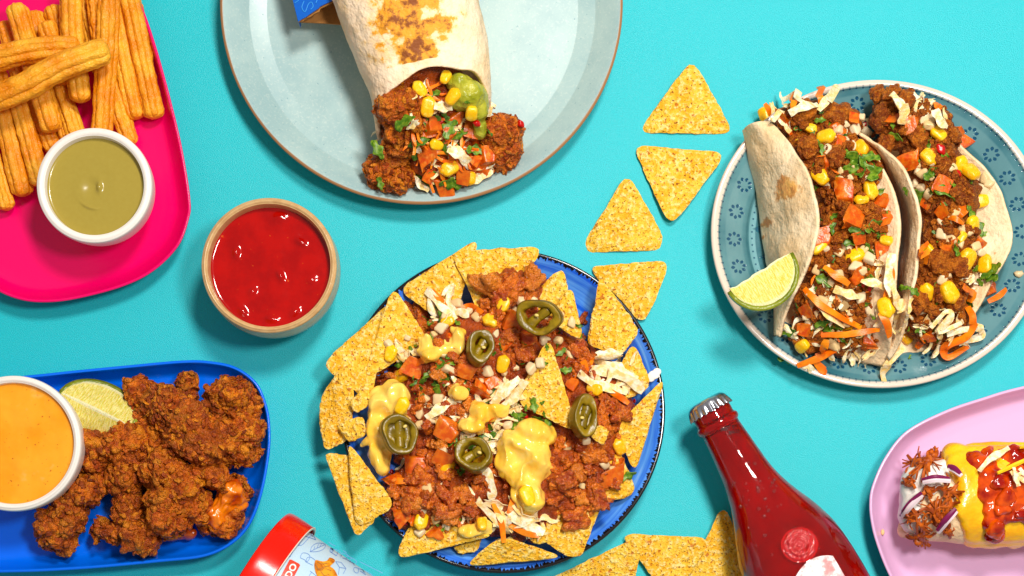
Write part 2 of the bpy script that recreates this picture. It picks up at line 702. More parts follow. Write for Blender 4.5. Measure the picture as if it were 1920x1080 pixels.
b = B('blue_brushed_glaze')
x, y, z = b.xyz()
r = (x * x + y * y).sqrt()
th = y.atan2(x)
st = b.noise(1.0, 3, 0.6, vec=b.vec(r * 34, th * 1.3, 0))
col = b.mix(st.step(0.32, 0.7), c(20, 92, 222), c(96, 166, 250))
col = b.mix(st.step(0.62, 0.8) * 0.7, col, c(160, 200, 250))
R0 = U(303, .22)
tooth = b.noise(1.0, 2, 0.6, vec=b.vec(th * 55, r * 3, 0))
col = b.mix((r + (tooth - 0.5) * 0.085).step(R0 * 0.974, R0 * 0.977), col, c(20, 12, 14))
M['glaze_blue'] = b.done(col, rough=0.16, spec=0.5, coat=0.3)

b = B('teal_pattern_glaze')
x, y, z = b.xyz()
x = x / 1.09
r = (x * x + y * y).sqrt() / U(289, .2)
th = y.atan2(x)


def flower_ring(r0, count, size, petals=8):
    u = ((th / (2 * math.pi) * count).frac() - 0.5) * (2 * math.pi * r0 / count)
    v = r - r0
    d = (u * u + v * v).sqrt() / size
    ph = v.atan2(u)
    pet = (ph * (petals / 2)).cos().abs()
    return (pet - (d - 0.68).abs() * 2.6).step(0.25, 0.45) * d.step(1.05, 0.98) * d.step(0.25, 0.35)


def dot_ring(r0, count, size):
    u = ((th / (2 * math.pi) * count).frac() - 0.5) * (2 * math.pi * r0 / count)
    v = r - r0
    return (u * u + v * v).sqrt().step(size, size * 0.6)


cl = b.noise(2.2, 4, 0.6, vec=b.co)
col = b.mix(cl.step(0.3, 0.7), c(46, 102, 114), c(94, 142, 148))
ring = (r - 0.865).abs().step(0.06, 0.045)
col = b.mix(ring * 0.55, col, c(104, 146, 150))
dark = flower_ring(0.862, 30, 0.052).max(dot_ring(0.955, 150, 0.007)).max(dot_ring(0.748, 110, 0.0075) * 0.8)
band = (r - 0.748).abs().step(0.024, 0.016)
col = b.mix(band * 0.75, col, c(128, 178, 184))
# leaves of the centre medallion
k8 = (th / (2 * math.pi) * 12).frac() - 0.5
leaf = (k8.abs() * 3.2 + ((r - 0.5) * 4.4).abs()).step(1.0, 0.86) * (k8.abs() * 3.2 + ((r - 0.5) * 4.4).abs()).step(0.45, 0.6)
vein = k8.abs().step(0.05, 0.02) * (r - 0.5).abs().step(0.2, 0.17)
leaf2 = ((k8.abs() - 0.5).abs() * 4.5 + ((r - 0.6) * 6.5).abs()).step(1.0, 0.85)
med = leaf.max(vein).max(leaf2 * 0.8).max((r - 0.30).abs().step(0.02, 0.012))
dark = dark.max(med * 0.85)
col = b.mix(dark, col, c(14, 74, 104))
edge = (r + (cl - 0.5) * 0.02).step(0.955, 0.972)
col = b.mix(edge * (1 - dot_ring(0.966, 150, 0.006) * 0.6), col, c(224, 204, 186))
b.bump((1 - dark), 0.35, 0.02)
M['glaze_teal'] = b.done(col, rough=0.13, spec=0.5, coat=0.4)


def plastic(name, col, rough=0.22):
    b = B(name)
    b.bump(b.noise(30, 2, vec=b.co), 0.03, 0.01)
    M[name] = b.done(col, rough=rough, spec=0.45)


plastic('magenta_plastic', c(236, 0, 100))
plastic('blue_plastic', c(0, 106, 238))
plastic('lilac_glaze', c(226, 178, 216), 0.16)

b = B('white_ceramic')
col = b.mix(b.noise(60, 2, 0.7, vec=b.co).step(0.5, 0.8) * 0.4, c(240, 232, 222), c(222, 206, 192))
M['white'] = b.done(col, rough=0.28)
b = B('tan_stoneware')
n1 = b.noise(20, 4, 0.65, vec=b.co)
x, y, z = b.xyz()
ze = (z + (n1 - 0.5) * 0.05).step(0.36, 0.28)
col = b.mix(n1.step(0.35, 0.7), c(206, 168, 116), c(192, 150, 98))
col = b.mix(ze, col, b.mix(n1, c(120, 116, 100), c(150, 146, 128)))
M['stoneware'] = b.done(col, rough=0.22, spec=0.5)

b = B('pistachio_cream')
col = b.mix(b.noise(40, 2, vec=b.co), c(160, 138, 52), c(166, 146, 60))
M['pistachio'] = b.done(col, rough=0.2, spec=0.5, coat=0.2)
b = B('tomato_salsa')
col = b.mix(b.noise(9, 3, vec=b.co).step(0.3, 0.7), c(156, 0, 0), c(176, 4, 0))
col = b.mix(b.noise(34, 2, vec=b.co).step(0.7, 0.78) * 0.6, col, c(214, 92, 20))
M['salsa'] = b.done(col, rough=0.1, spec=0.5)
b = B('orange_mayo')
col = b.mix(b.noise(5, 3, vec=b.co).step(0.3, 0.7), c(252, 152, 10), c(255, 166, 34))
col = b.mix(b.noise(46, 2, vec=b.co).step(0.68, 0.73) * 0.75, col, c(160, 66, 6))
col = b.mix(b.noise(3.2, 4, 0.65, vec=b.co).step(0.62, 0.72) * 0.35, col, c(255, 206, 130))
b.bump(b.voro(9, vec=b.co).step(0.0, 0.16), 0.25, 0.02)
b.bump(b.noise(4, 3, vec=b.co), 0.3, 0.06)
M['mayo'] = b.done(col, rough=0.16, spec=0.5, coat=0.3)

# lime
b = B('lime_flesh')
rho = b.attr('rho')
t = b.attr('along')
n1 = b.noise(1.0, 3, 0.6, vec=b.vec(t * 26, rho * 4, 0))
col = b.mix(n1.step(0.35, 0.68), c(216, 198, 70), c(244, 230, 148))
col = b.mix(rho.step(0.86, 0.93), col, c(226, 218, 160))
col = b.mix(rho.step(0.085, 0.04), col, c(232, 226, 178))
b.bump(n1, 0.5, 0.04)
M['lime_flesh'] = b.done(col, rough=0.22, sss=0.15, sss_scale=0.02)
b = B('lime_peel')
col = b.mix(b.noise(6, 3).step(0.35, 0.7), c(104, 116, 10), c(140, 146, 36))
b.bump(b.voro(60), 0.3, 0.01)
M['lime_peel'] = b.done(col, rough=0.35)

# bottle
b = B('clear_glass')
M['glass'] = b.done((1, 1, 1, 1), rough=0.02, trans=1, ior=1.48)
b = B('red_drink')
col = b.mix(b.noise(2.5, 2, vec=b.co).step(0.35, 0.7), c(186, 0, 0), c(226, 4, 0))
M['drink'] = b.done(col, rough=0.1, spec=0.4, trans=0.25, ior=1.2)
b = B('cap_steel')
b.bump(b.noise(40, 2), 0.08, 0.01)
M['steel'] = b.done(c(196, 196, 206), rough=0.24, metal=1)
plain('cap_top', c(150, 78, 30), rough=0.4)
plain('ink_black', c(30, 4, 4), rough=0.5)
b = B('label_paper_glare')
col = b.mix(b.noise(9, 4, 0.65).step(.42, .62), c(250, 240, 238), c(216, 150, 148))  # white and pink streaks: label paper with the bottle's glare painted in
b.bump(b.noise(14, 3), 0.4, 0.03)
M['label_glare'] = b.done(col, rough=0.25, spec=0.6)
plain('label_green', c(0, 110, 50), rough=0.4)

# paper cup, card
plastic('red_lid', c(226, 20, 0), 0.2)
b = B('cup_paper')
col = b.mix(b.noise(90, 2, 0.7, vec=b.co), c(176, 206, 224), c(192, 216, 230))
M['cup'] = b.done(col, rough=0.45)
plain('doodle_ink', c(112, 150, 212), rough=0.5)
plain('logo_red', c(222, 62, 36), rough=0.4)
plain('logo_white', c(244, 238, 230), rough=0.4)
b = B('orange_swirl_print')
col = b.mix(b.noise(14, 3, dist=1.5).step(0.35, 0.65), c(186, 92, 6), c(244, 164, 36))
M['swirl'] = b.done(col, rough=0.3)
plain('white_rim', c(236, 226, 206), rough=0.5)
b = B('kraft_card')
col = b.mix(b.noise(40, 3, 0.7), c(158, 104, 50), c(180, 124, 66))
b.bump(b.noise(90, 2), 0.2, 0.01)
M['kraft'] = b.done(col, rough=0.75, spec=0.2)
b = B('blue_print_card')
M['card_blue'] = b.done(b.mix(b.noise(60, 2), c(0, 86, 184), c(4, 98, 200)), rough=0.42)
plain('card_line', c(50, 150, 226), rough=0.45)
plain('red_onion', c(120, 20, 74), rough=0.3)
plain('onion_white', c(232, 210, 214), rough=0.3)

b = B('pulled_shred')
col = b.mix(b.noise(14, 3).step(0.35, 0.7), c(140, 54, 2), c(206, 100, 14))
M['shred'] = b.done(col, rough=0.42)

# ------------------------------------------------------------------ the table
v = np.array([[-30, -30, 0], [30, -30, 0], [30, 30, 0], [-30, 30, 0]], float)
tag(obj('table_surface', v, [[0, 1, 2, 3]], M['paper'], smooth=False), 'matt cyan paper table surface under all the plates', None, None, 'structure')


# ------------------------------------------------------------------ dishes
def platter(name, pts, prof, mat, label, cat):
    """prof: (inset px, z) from the outer foot over the rim to the floor"""
    cv = closed_curve(pts, 240)
    d = np.roll(cv, -1, 0) - np.roll(cv, 1, 0)
    n = np.stack([d[:, 1], -d[:, 0]], 1)
    n /= np.linalg.norm(n, axis=1, keepdims=True)
    ce = cv.mean(0)
    if ((cv - ce) * n).sum() > 0:
        n = -n
    prof = smooth_prof(prof, 5)
    rows = []
    for ins, z in prof:
        q = cv + n * ins
        rows.append(np.array([P(a, e, z) for a, e in q]))
    g = np.stack(rows, 1)
    v = g.reshape(-1, 3)
    f = grid_faces(len(cv), len(prof), close_u=True)
    nv = len(v)
    v = np.vstack([v, P(*ce, prof[-1][1])[None], P(*ce, prof[0][1])[None]])
    L = len(prof)
    for i in range(len(cv)):
        j = (i + 1) % len(cv)
        f.append([i * L + L - 1, j * L + L - 1, nv])
        f.append([j * L, i * L, nv + 1])
    o = obj(name, v, f, mat, origin=P(*ce, 0.0))
    bm = bmesh.new()
    bm.from_mesh(o.data)
    bmesh.ops.recalc_face_normals(bm, faces=bm.faces)
    bm.to_mesh(o.data)
    bm.free()
    return tag(o, label, cat)


TRAY = [(34, 0.012), (20, 0.03), (7, 0.12), (1, 0.185), (0, 0.2), (3, 0.207), (6, 0.197), (12, 0.13), (24, 0.07), (40, 0.055), (60, 0.052)]
platter('serving_platter', [(200, -150), (262, 0), (292, 85), (321, 190), (343, 285), (357, 375), (354, 412), (334, 462), (288, 508), (228, 538), (140, 561), (80, 567), (34, 561), (-10, 542), (-70, 500), (-120, 400), (-150, 200), (-170, 0), (-150, -130), (0, -190)],
        TRAY, M['magenta_plastic'], 'glossy magenta pink platter holding the churros', 'platter')
platter('serving_platter', [(-30, 716), (100, 699), (250, 684), (340, 676), (392, 677), (442, 688), (481, 717), (500, 758), (507, 802), (505, 855), (490, 932), (466, 989), (430, 1024), (380, 1045), (300, 1054), (170, 1066), (35, 1073), (-60, 1070), (-170, 1040), (-210, 900), (-170, 760)],
        TRAY, M['blue_plastic'], 'royal blue platter holding the fried chicken', 'platter')
platter('serving_platter', [(2100, 690), (1920, 724), (1842, 746), (1770, 771), (1700, 808), (1660, 856), (1635, 911), (1630, 948), (1634, 985), (1644, 1022), (1664, 1073), (1700, 1140), (1760, 1200), (1840, 1225), (2000, 1215), (2200, 1170), (2260, 1000), (2230, 780)],
        TRAY, M['lilac_glaze'], 'lilac platter holding the cheese covered wrap', 'platter')


def round_dish(name, px, py, R, prof, mat, label, cat, sx=1.0, sy=1.0, parent=None, n=160):
    """prof: (fraction of R, z), outer foot to inner centre"""
    zr = max(q[1] for q in prof)
    prof = smooth_prof(prof, 6)
    prof[:, 0] = np.maximum(prof[:, 0], 0)
    ce = P(px, py, zr)
    ce[2] = 0
    v, f = lathe([(q[0] * U(R, zr), q[1]) for q in prof], n, sx, sy)
    v = v + ce
    o = obj(name, v, f, mat, parent=parent, origin=ce)
    if label:
        tag(o, label, cat)
    return o, v, f


PLATE = [(0.0, 0.012), (0.55, 0.012), (0.62, 0.02), (0.9, 0.11), (0.985, 0.185), (1.0, 0.2), (0.992, 0.212), (0.975, 0.205), (0.9, 0.13), (0.85, 0.085), (0.78, 0.068), (0.4, 0.062), (0.0, 0.062)]
round_dish('dinner_plate', 790, 5, 378, PLATE, M['glaze_pale'], 'large pale blue speckled plate with brown edge under the burrito', 'plate')
NPL = [(0.0, 0.012), (0.5, 0.012), (0.58, 0.02), (0.85, 0.1), (0.985, 0.2), (1.0, 0.215), (0.99, 0.224), (0.965, 0.212), (0.85, 0.13), (0.7, 0.085), (0.5, 0.07), (0.0, 0.065)]
nroot = thing('dinner_plate', 'bright blue brushed plate with black toothed edge under the nachos', 'plate', P(943, 771, 0))
_, NPV, NPF = round_dish('dish', 943, 771, 304, NPL, M['glaze_blue'], None, None, parent=nroot)
TPL = [(0.0, 0.012), (0.5, 0.012), (0.58, 0.02), (0.86, 0.09), (0.985, 0.16), (1.0, 0.178), (0.99, 0.19), (0.96, 0.186), (0.935, 0.165), (0.8, 0.115), (0.765, 0.085), (0.7, 0.068), (0.4, 0.062), (0.0, 0.062)]
tp, TPV, TPF = round_dish('dinner_plate', 1650, 438, 289, TPL, M['glaze_teal'], 'teal glazed plate with flower pattern and cream edge under the tacos', 'plate', sx=1.095)
tp.rotation_euler.z = math.radians(-4)


def bowl(px, py, R, inner, h, zb, mat, label, belly=1.0, foot=0.62):
    k = inner
    prof = [(0.0, 0.01), (foot - .02, 0.01), (foot, 0.02), (foot + 0.16 * belly, 0.1 * h / .42), (0.95 * belly, 0.55 * h), (1.0, 0.85 * h), (1.0, 0.97 * h), (0.97, h), ((1 + k) / 2, h + .006), (k + .02, h - 0.004), (k, h - 0.03), (k - 0.06, 0.5 * h), (k - 0.3, 0.15 * h), (0.0, 0.1 * h)]
    zr = zb + h
    pr = smooth_prof(prof, 5)
    pr[:, 0] = np.maximum(pr[:, 0], 0)
    ce = P(px, py, zr)
    ce[2] = zb
    v, f = lathe([(a * U(R, zr), z) for a, z in pr], 128)
    return tag(obj('dip_bowl', v + ce, f, mat, origin=ce), label, 'bowl'), ce


def sauce(name, ce, r, z, mat, label, fn):
    n, m = 96, 60
    th = np.linspace(0, 2 * math.pi, n, endpoint=False)
    rr = np.linspace(0, 1, m) ** 0.8
    g = np.zeros((n, m, 3))
    g[..., 0] = np.cos(th)[:, None] * rr * r
    g[..., 1] = np.sin(th)[:, None] * rr * r
    q = g.reshape(-1, 3)
    q[:, 2] = fn(q[:, 0] / r, q[:, 1] / r) + 0.02 * np.clip((np.hypot(q[:, 0], q[:, 1]) / r - 0.9) / 0.1, 0, 1) ** 2
    top = q + np.array([ce[0], ce[1], z])
    bot = q * [0.85, 0.85, 0] + np.array([ce[0], ce[1], z - 0.08])
    f = grid_faces(n, m, close_u=True) + grid_faces(n, m, close_u=True, off=n * m, flip=True)
    for i in range(n):
        j = (i + 1) % n
        f.append([i * m + m - 1, n * m + i * m + m - 1, n * m + j * m + m - 1, j * m + m - 1])
    return tag(obj(name, np.vstack([top, bot]), f, mat), label, 'sauce')


def swirl_dip(x, y):
    r, t = np.hypot(x, y), np.arctan2(y, x)
    a = np.hypot(x + 0.08, y - 0.02)
    return -0.012 * np.exp(-(a / 0.16) ** 2) + 0.022 * np.exp(-((x - .06) / 0.05) ** 2 - ((y + .0) / 0.09) ** 2) + 0.0016 * np.sin(a * 17 - t * 1.0) * np.exp(-(a / 0.5) ** 2) + 0.012 * np.exp(-((r - 0.42) / 0.03) ** 2) * np.exp(-((t + 1.9) / 0.4) ** 2)


def lumpy(x, y, seed=3, amp=0.02, sc=6.0):
    p = np.stack([x * sc, y * sc, np.full_like(x, seed * 3.7)], 1)
    return amp * fbm(p, 3, seed) + amp * 0.6 * np.maximum(0, 0.45 - worley(p * 0.9, seed)[0]) * 2


_, ce = bowl(176, 347, 108, 0.855, 0.43, 0.055, M['white'], 'white ceramic bowl of green cream on the pink platter')
sauce('green_cream', ce, U(95, .44), 0.425, M['pistachio'], 'smooth pistachio green cream with a small swirl in white bowl', swirl_dip)
_, ce = bowl(24, 831, 127, 0.89, 0.45, 0.055, M['white'], 'white ceramic bowl of orange mayonnaise on the blue platter')
sauce('orange_mayonnaise', ce, U(116, .46), 0.465, M['mayo'], 'orange mayonnaise speckled with spice in white bowl', lambda x, y: lumpy(x, y, 5, 0.008, 3))
_, ce = bowl(504, 497, 127, 0.9, 0.5, 0.0, M['stoneware'], 'tan stoneware bowl of red salsa on the bare table', belly=1.06, foot=0.7)
sauce('red_salsa', ce, U(118, .45), 0.415, M['salsa'], 'glossy red tomato salsa with wet lumps in tan bowl', lambda x, y: lumpy(x, y, 9, 0.006, 2.6) + sum(0.019 * np.exp(-((x * math.cos(k) + y * math.sin(k) - (a - 504) / 116 * math.cos(k) + (e - 497) / 116 * math.sin(k)) / .09) ** 2 - ((-x * math.sin(k) + y * math.cos(k) + (a - 504) / 116 * math.sin(k) + (e - 497) / 116 * math.cos(k)) / .05) ** 2) for k, (a, e) in enumerate([(578, 520), (470, 542), (522, 512), (598, 572), (548, 580), (452, 578), (505, 592), (520, 404), (440, 470), (560, 450)])))


# ------------------------------------------------------------------ corn chips
def chip(corners, label, group, bend=0.0, thick=0.017, name='corn_chip', rnd=0.13, seed=None, ripple=0.012):
    """corners: (px, py, z) of a broken or whole chip"""
    seed = seed or int(corners[0][0] * 7 + corners[0][1])
    cs = np.array([P(*q) for q in corners])
    ce = cs.mean(0)
    m = len(cs)
    out = []
    for i in range(m):
        a, b_, d = cs[i - 1], cs[i], cs[(i + 1) % m]
        la, ld = np.linalg.norm(a - b_), np.linalg.norm(d - b_)
        k = min(rnd, 0.4 * min(la, ld)) if m == 3 else min(0.04, 0.3 * min(la, ld))
        k = min(k, 0.09)
        p0, p1 = b_ + (a - b_) / la * k, b_ + (d - b_) / ld * k
        for t in np.linspace(0, 1, 7):
            out.append((1 - t) ** 2 * p0 + 2 * t * (1 - t) * (b_ + (ce - b_) * 0.03) + t * t * p1)
        nxt = cs[(i + 1) % m]
        aft = cs[(i + 2) % m]
        k2 = min(rnd, 0.4 * min(np.linalg.norm(nxt - b_), np.linalg.norm(aft - nxt))) if m == 3 else min(0.04, 0.3 * min(np.linalg.norm(nxt - b_), np.linalg.norm(aft - nxt)))
        k2 = min(k2, 0.09)
        p2 = nxt + (b_ - nxt) / ld * k2
        for t in np.linspace(0, 1, 20)[1:-1]:
            out.append(p1 * (1 - t) + p2 * t)
    out = np.array(out)
    n, rings = len(out), 16
    nr = np.cross(cs[1] - cs[0], cs[2] - cs[0])
    nr /= np.linalg.norm(nr)
    if nr[2] < 0:
        nr = -nr
    jit = 0.005 * vnoise(out * 14, seed) + 0.0035 * vnoise(out * 60, seed + 1)
    size = np.linalg.norm(out - ce, axis=1).max()
    dirs = (out - ce) / np.linalg.norm(out - ce, axis=1, keepdims=True)
    out = out + dirs * jit[:, None]
    ax = cs[0] - ce
    ax = ax / np.linalg.norm(ax)
    side = np.cross(nr, ax)
    v = []
    for sgn in (1, -1):
        for k in range(rings):
            t = (k / (rings - 1)) ** 0.9
            q = ce + (out - ce) * t
            off = bend * (((q - ce) @ side) / size) ** 2
            h = ripple * fbm(q * 5, 2, seed) + 0.0025 * vnoise(q * 32, seed + 4)
            th = thick / 2 * math.sqrt(max(0.0, 1 - t ** 6)) * sgn
            v.append(q + nr * (off + h + th)[:, None] if np.ndim(th) else q + nr * (off + h)[:, None] + nr * th)
    v = np.array(v).reshape(-1, 3)
    f = []
    for s2 in (0, 1):
        for k in range(rings - 1):
            for i in range(n):
                j = (i + 1) % n
                q = [(s2 * rings + k) * n + i, (s2 * rings + k + 1) * n + i, (s2 * rings + k + 1) * n + j, (s2 * rings + k) * n + j]
                f.append(q if s2 == 0 else q[::-1])
    a = np.array([P(q[0], q[1], 0)[:2] for q in corners])
    area = sum(a[i - 1][0] * a[i][1] - a[i][0] * a[i - 1][1] for i in range(m))
    if area < 0:
        f = [q[::-1] for q in f]
    o = obj(name, v, f, M['chip'])
    return tag(o, label, 'chip', group), v, f


GL = 'loose corn chips on the cyan table'
chip([(1298, 108, .05), (1378, 250, .02), (1195, 249, .02)], 'loose corn chip highest on the cyan table, flat side down', GL, bend=-0.03)
chip([(1185, 271, .02), (1363, 288, .03), (1256, 429, .05)], 'loose corn chip pointing down beside the taco plate', GL, bend=0.03)
chip([(1176, 322, .06), (1260, 468, .02), (1083, 474, .02)], 'loose corn chip pointing up above the nacho plate', GL, bend=-0.04)
chip([(1259, 487, .025), (1207, 612, .02), (1098, 500, .02)], 'loose corn chip tucked under the edge of the nacho plate', GL, bend=0.02)
chip([(1010, 1094, .03), (1208, 1002, .2), (1185, 1116, .08)], 'corn chip lowest in the pile by the bottle, leaning left', GL, bend=-0.05)
chip([(1160, 1000, .05), (1336, 1008, .1), (1262, 1130, .05)], 'wide corn chip in the middle of the pile by the bottle', GL, bend=0.02)
chip([(1356, 942, .08), (1425, 1100, .03), (1280, 1105, .03)], 'corn chip leaning against the red bottle', GL, bend=-0.03)

GN = 'corn chips round the nacho plate'
NCH = [
    ([(900, 444, .30), (743, 544, .24), (846, 612, .24)], 'nacho chip sticking out over the top edge of the blue plate', -0.05),
    ([(843, 470, .31), (1021, 463, .27), (915, 625, .27)], 'broad nacho chip at the top of the blue plate beside the meat', 0.04),
    ([(736, 534, .32), (806, 640, .27), (680, 715, .30)], 'upright nacho chip at the upper left of the blue plate', 0.05),
    ([(601, 686, .30), (738, 556, .24), (694, 752, .33)], 'nacho chip reaching furthest left over the plate edge', -0.05),
    ([(646, 682, .34), (602, 740, .27), (599, 790, .26), (608, 847, .28), (655, 826, .28), (668, 745, .31)], 'shaded nacho chip standing at the left edge of the plate', 0.05),
    ([(653, 757, .37), (690, 715, .38), (696, 757, .38), (668, 776, .37)], 'small broken nacho chip beside the left cheese pool', 0.0),
    ([(631, 797, .34), (680, 777, .37), (689, 815, .36), (656, 832, .33)], 'broken nacho chip piece left of the large jalapeno slice', 0.0),
    ([(607, 848, .28), (668, 1009, .27), (706, 976, .28), (664, 856, .29)], 'outer nacho chip at the lower left of the plate', 0.0),
    ([(650, 824, .36), (666, 993, .30), (745, 949, .33)], 'pitted nacho chip overlapping another at the lower left', -0.02),
    ([(738, 1050, .29), (772, 972, .30), (932, 1003, .33)], 'long nacho chip under the meat at the bottom left', -0.04),
    ([(848, 1026, .22), (905, 1005, .22), (893, 1034, .22), (862, 1041, .22)], 'nacho chip fragment below the long bottom chip', 0.0),
    ([(868, 1063, .27), (938, 1003, .37), (1060, 1044, .27)], 'narrow tilted nacho chip at the very bottom of the plate', 0.06),
    ([(1018, 1014, .33), (1068, 1046, .29), (1090, 1042, .28), (1138, 922, .33), (1040, 890, .36)], 'nacho chip at the lower right below the pulled meat', 0.0),
    ([(1128, 945, .26), (1130, 868, .30), (1162, 846, .30), (1192, 915, .25), (1178, 932, .25)], 'broken nacho chip on the right beside the diced tomato', 0.0),
    ([(1249, 704, .34), (1190, 890, .26), (1152, 800, .35)], 'long nacho chip rising at the right edge of the plate', 0.05),
    ([(1124, 518, .37), (1202, 620, .34), (1160, 672, .33), (1101, 645, .33)], 'curled nacho chip at the upper right of the plate', -0.10),
    ([(1056, 494, .32), (983, 572, .30), (1080, 610, .28)], 'nacho chip behind the topmost jalapeno slice', -0.03),
    ([(1072, 530, .38), (1025, 600, .38), (1096, 645, .36)], 'speckled nacho chip right of the topmost jalapeno slice', -0.05),
    ([(1030, 629, .50), (1085, 815, .42), (962, 752, .43)], 'large nacho chip lying in the middle of the toppings', -0.03),
    ([(1186, 636, .29), (1226, 730, .27), (1130, 760, .30)], 'nacho chip under the cabbage at the right edge', 0.0),
    ([(1104, 817, .43), (1120, 795, .45), (1142, 806, .44), (1132, 838, .42)], 'crumpled little nacho chip under the right jalapeno slice', 0.0),
    ([(988, 1006, .36), (1028, 984, .37), (1028, 1018, .35), (1004, 1021, .35)], 'small nacho chip under the cabbage at the bottom', 0.0),
]
CHB = []
for cs, lb, bd in NCH:
    o, v, f = chip(cs, lb, GN, bend=bd)
    CHB.append(bvh(v, f))


# ------------------------------------------------------------------ topping pieces (shared meshes)
def var(fn, n):
    return [fn(i) for i in range(n)]


def crumb(i, n=3, sc=1.0, mat='mince'):
    v, f = ico(n)
    v = v * np.array([1.0, 0.85, 0.75])
    w_, rr = worley(v * 1.7 + i * 9.1, i)
    v = v * (0.8 + 0.28 * fbm(v * 1.3 + i * 5, 2, i) + 0.42 * (1 - np.minimum(1, w_ / 0.8) ** 2) * (0.5 + rr * 0.7) + 0.1 * vnoise(v * 6, i))[:, None]
    return mesh_of('crumb', v, f, M[mat])


def chunk(i):
    v, f = ico(4)
    l4 = (np.abs(v) ** 4).sum(1) ** 0.25
    v = v / l4[:, None] * 0.85 * np.array([1.0, 0.78, 0.62])
    p = v * 1.1 + i * 7.7
    v = v * (0.9 + 0.8 * fbm(p, 2, i))[:, None]
    fib = fbm(v * np.array([1.2, 6, 4]) + i * 3, 3, i + 50)
    w_, rr = worley(v * 2.2 + i * 3, i)
    return mesh_of('chunk', v * (1 + 0.34 * fib + 0.3 * (0.5 - w_))[:, None], f, M['meat'])


def dice(i, mat, k=6, am=0.1):
    v, f = ico(3)
    l = (np.abs(v) ** k).sum(1) ** (1 / k)
    r = random.Random(i)
    v = v / l[:, None] * np.array([1, 0.75 + 0.3 * r.random(), 0.55 + 0.3 * r.random()])
    v[:, 0] += v[:, 1] * r.uniform(-.4, .4)
    v[:, 1] *= 1 + 0.25 * v[:, 0] * r.uniform(-1, 1)
    v = v * (1 + am * fbm(v * 1.4 + i * 3, 2, i))[:, None]
    return mesh_of('dice', v, f, M[mat])


def kernel(i):
    v, f = ico(4)
    l = (np.abs(v) ** 3.2).sum(1) ** (1 / 3.2)
    v = v / l[:, None] * np.array([1.0, 0.85, 0.62])
    tp_ = 1 - 0.2 * (v[:, 0] + 1) / 2 * (1 + 0.5 * math.sin(i))
    v[:, 1] *= tp_
    v[:, 2] *= tp_
    v[:, 0] -= 0.25 * np.exp(-(v[:, 1] ** 2 + v[:, 2] ** 2) / 0.10) * (v[:, 0] < -0.4)
    v = v * (1 + 0.05 * fbm(v * 1.4 + i * 3, 2, i))[:, None]
    return mesh_of('kernel', v, f, M['corn'])


def ribbon(i, mat, L=1.0, wd=0.16, th=0.05, curl=0.5, n=22):
    """strip of length 2L round the origin"""
    r = random.Random(i * 13 + 5)
    s = np.linspace(-1, 1, n)
    a0, a1, b0, b1 = [r.uniform(-1, 1) for _ in range(4)]
    path = np.stack([s * L, curl * L * (0.35 * a0 * s * s + 0.2 * a1 * np.sin(s * 3 + a0)), curl * L * (0.18 * b0 * np.sin(2.4 * s) + 0.2 * b1 * s * s)], 1)
    tw = r.uniform(-1.2, 1.2) * curl
    v = []
    for k in range(n):
        w2 = wd * (0.55 + 0.45 * math.cos(s[k] * 1.45)) * (1 + 0.2 * math.sin(s[k] * 5 + i))
        a = tw * s[k]
        for q in ((-1, -1), (0, -.2), (1, -1), (1, 1), (0, 1.8), (-1, 1)):
            y, z = q[0] * w2, q[1] * th
            v.append(path[k] + [0, y * math.cos(a) - z * math.sin(a), y * math.sin(a) + z * math.cos(a)])
    f = grid_faces(n, 6, close_v=True) + [[0, 1, 2, 3, 4, 5], [(n - 1) * 6 + k for k in (5, 4, 3, 2, 1, 0)]]
    me = mesh_of('ribbon', np.array(v), f, M[mat])
    me.set_sharp_from_angle(angle=math.radians(38))
    return me


def leaf(i):
    r = random.Random(i + 400)
    nu, nv = 14, 5
    s = np.linspace(-1, 1, nu)
    g = np.zeros((nu, nv, 3))
    wd = r.uniform(0.3, 0.6)
    a0, a1, tw = r.uniform(-1, 1), r.uniform(-1, 1), r.uniform(-1.4, 1.4)
    for k in range(nu):
        ww = wd * math.sqrt(max(0.02, 1 - s[k] ** 2)) * (1 + 0.35 * math.sin(s[k] * 7 + i))
        for j, q in enumerate(np.linspace(-1, 1, nv)):
            y, z = q * ww, 0.25 * ww * q * q
            a = tw * s[k]
            g[k, j] = [s[k], 0.3 * a0 * s[k] ** 2 + y * math.cos(a) - z * math.sin(a), 0.3 * a1 * s[k] ** 2 + y * math.sin(a) + z * math.cos(a)]
    v, f = sheet(g, 0.06)
    return mesh_of('leaf', v, f, M['herb'])


CRUMB = var(lambda i: crumb(i, 4), 8)
CHUNK = var(chunk, 10)
def tomato(i):
    """a cut cube: flat cut faces, crisp edges, one bulging skin side"""
    r = random.Random(i + 70)
    v, f = ico(4)
    v = v * 3
    planes = [np.array(q, float) for q in ((1, 0, 0), (-1, 0, 0), (0, 1, 0), (0, -1, 0), (0, 0, 1), (0, 0, -1))]
    planes.append(np.array([r.uniform(-1, 1), r.uniform(-1, 1), .6]))
    for k, p in enumerate(planes):
        p = p + np.array([r.uniform(-.3, .3) for _ in range(3)])
        p /= np.linalg.norm(p)
        d0 = [0.95, 0.95, 0.75, 0.75, 0.6, 0.6, 0.85][k] * r.uniform(.85, 1.15)
        t = v @ p
        v = v - np.outer(np.clip(t - d0, 0, None), p)
    v = v + 0.05 * np.stack([fbm(v * 2.5 + i, 2, i + q) for q in range(3)], 1)
    v = relax(v, f, 1, .5)
    me = mesh_of('tomato', v, f, M['tomato'])
    return me


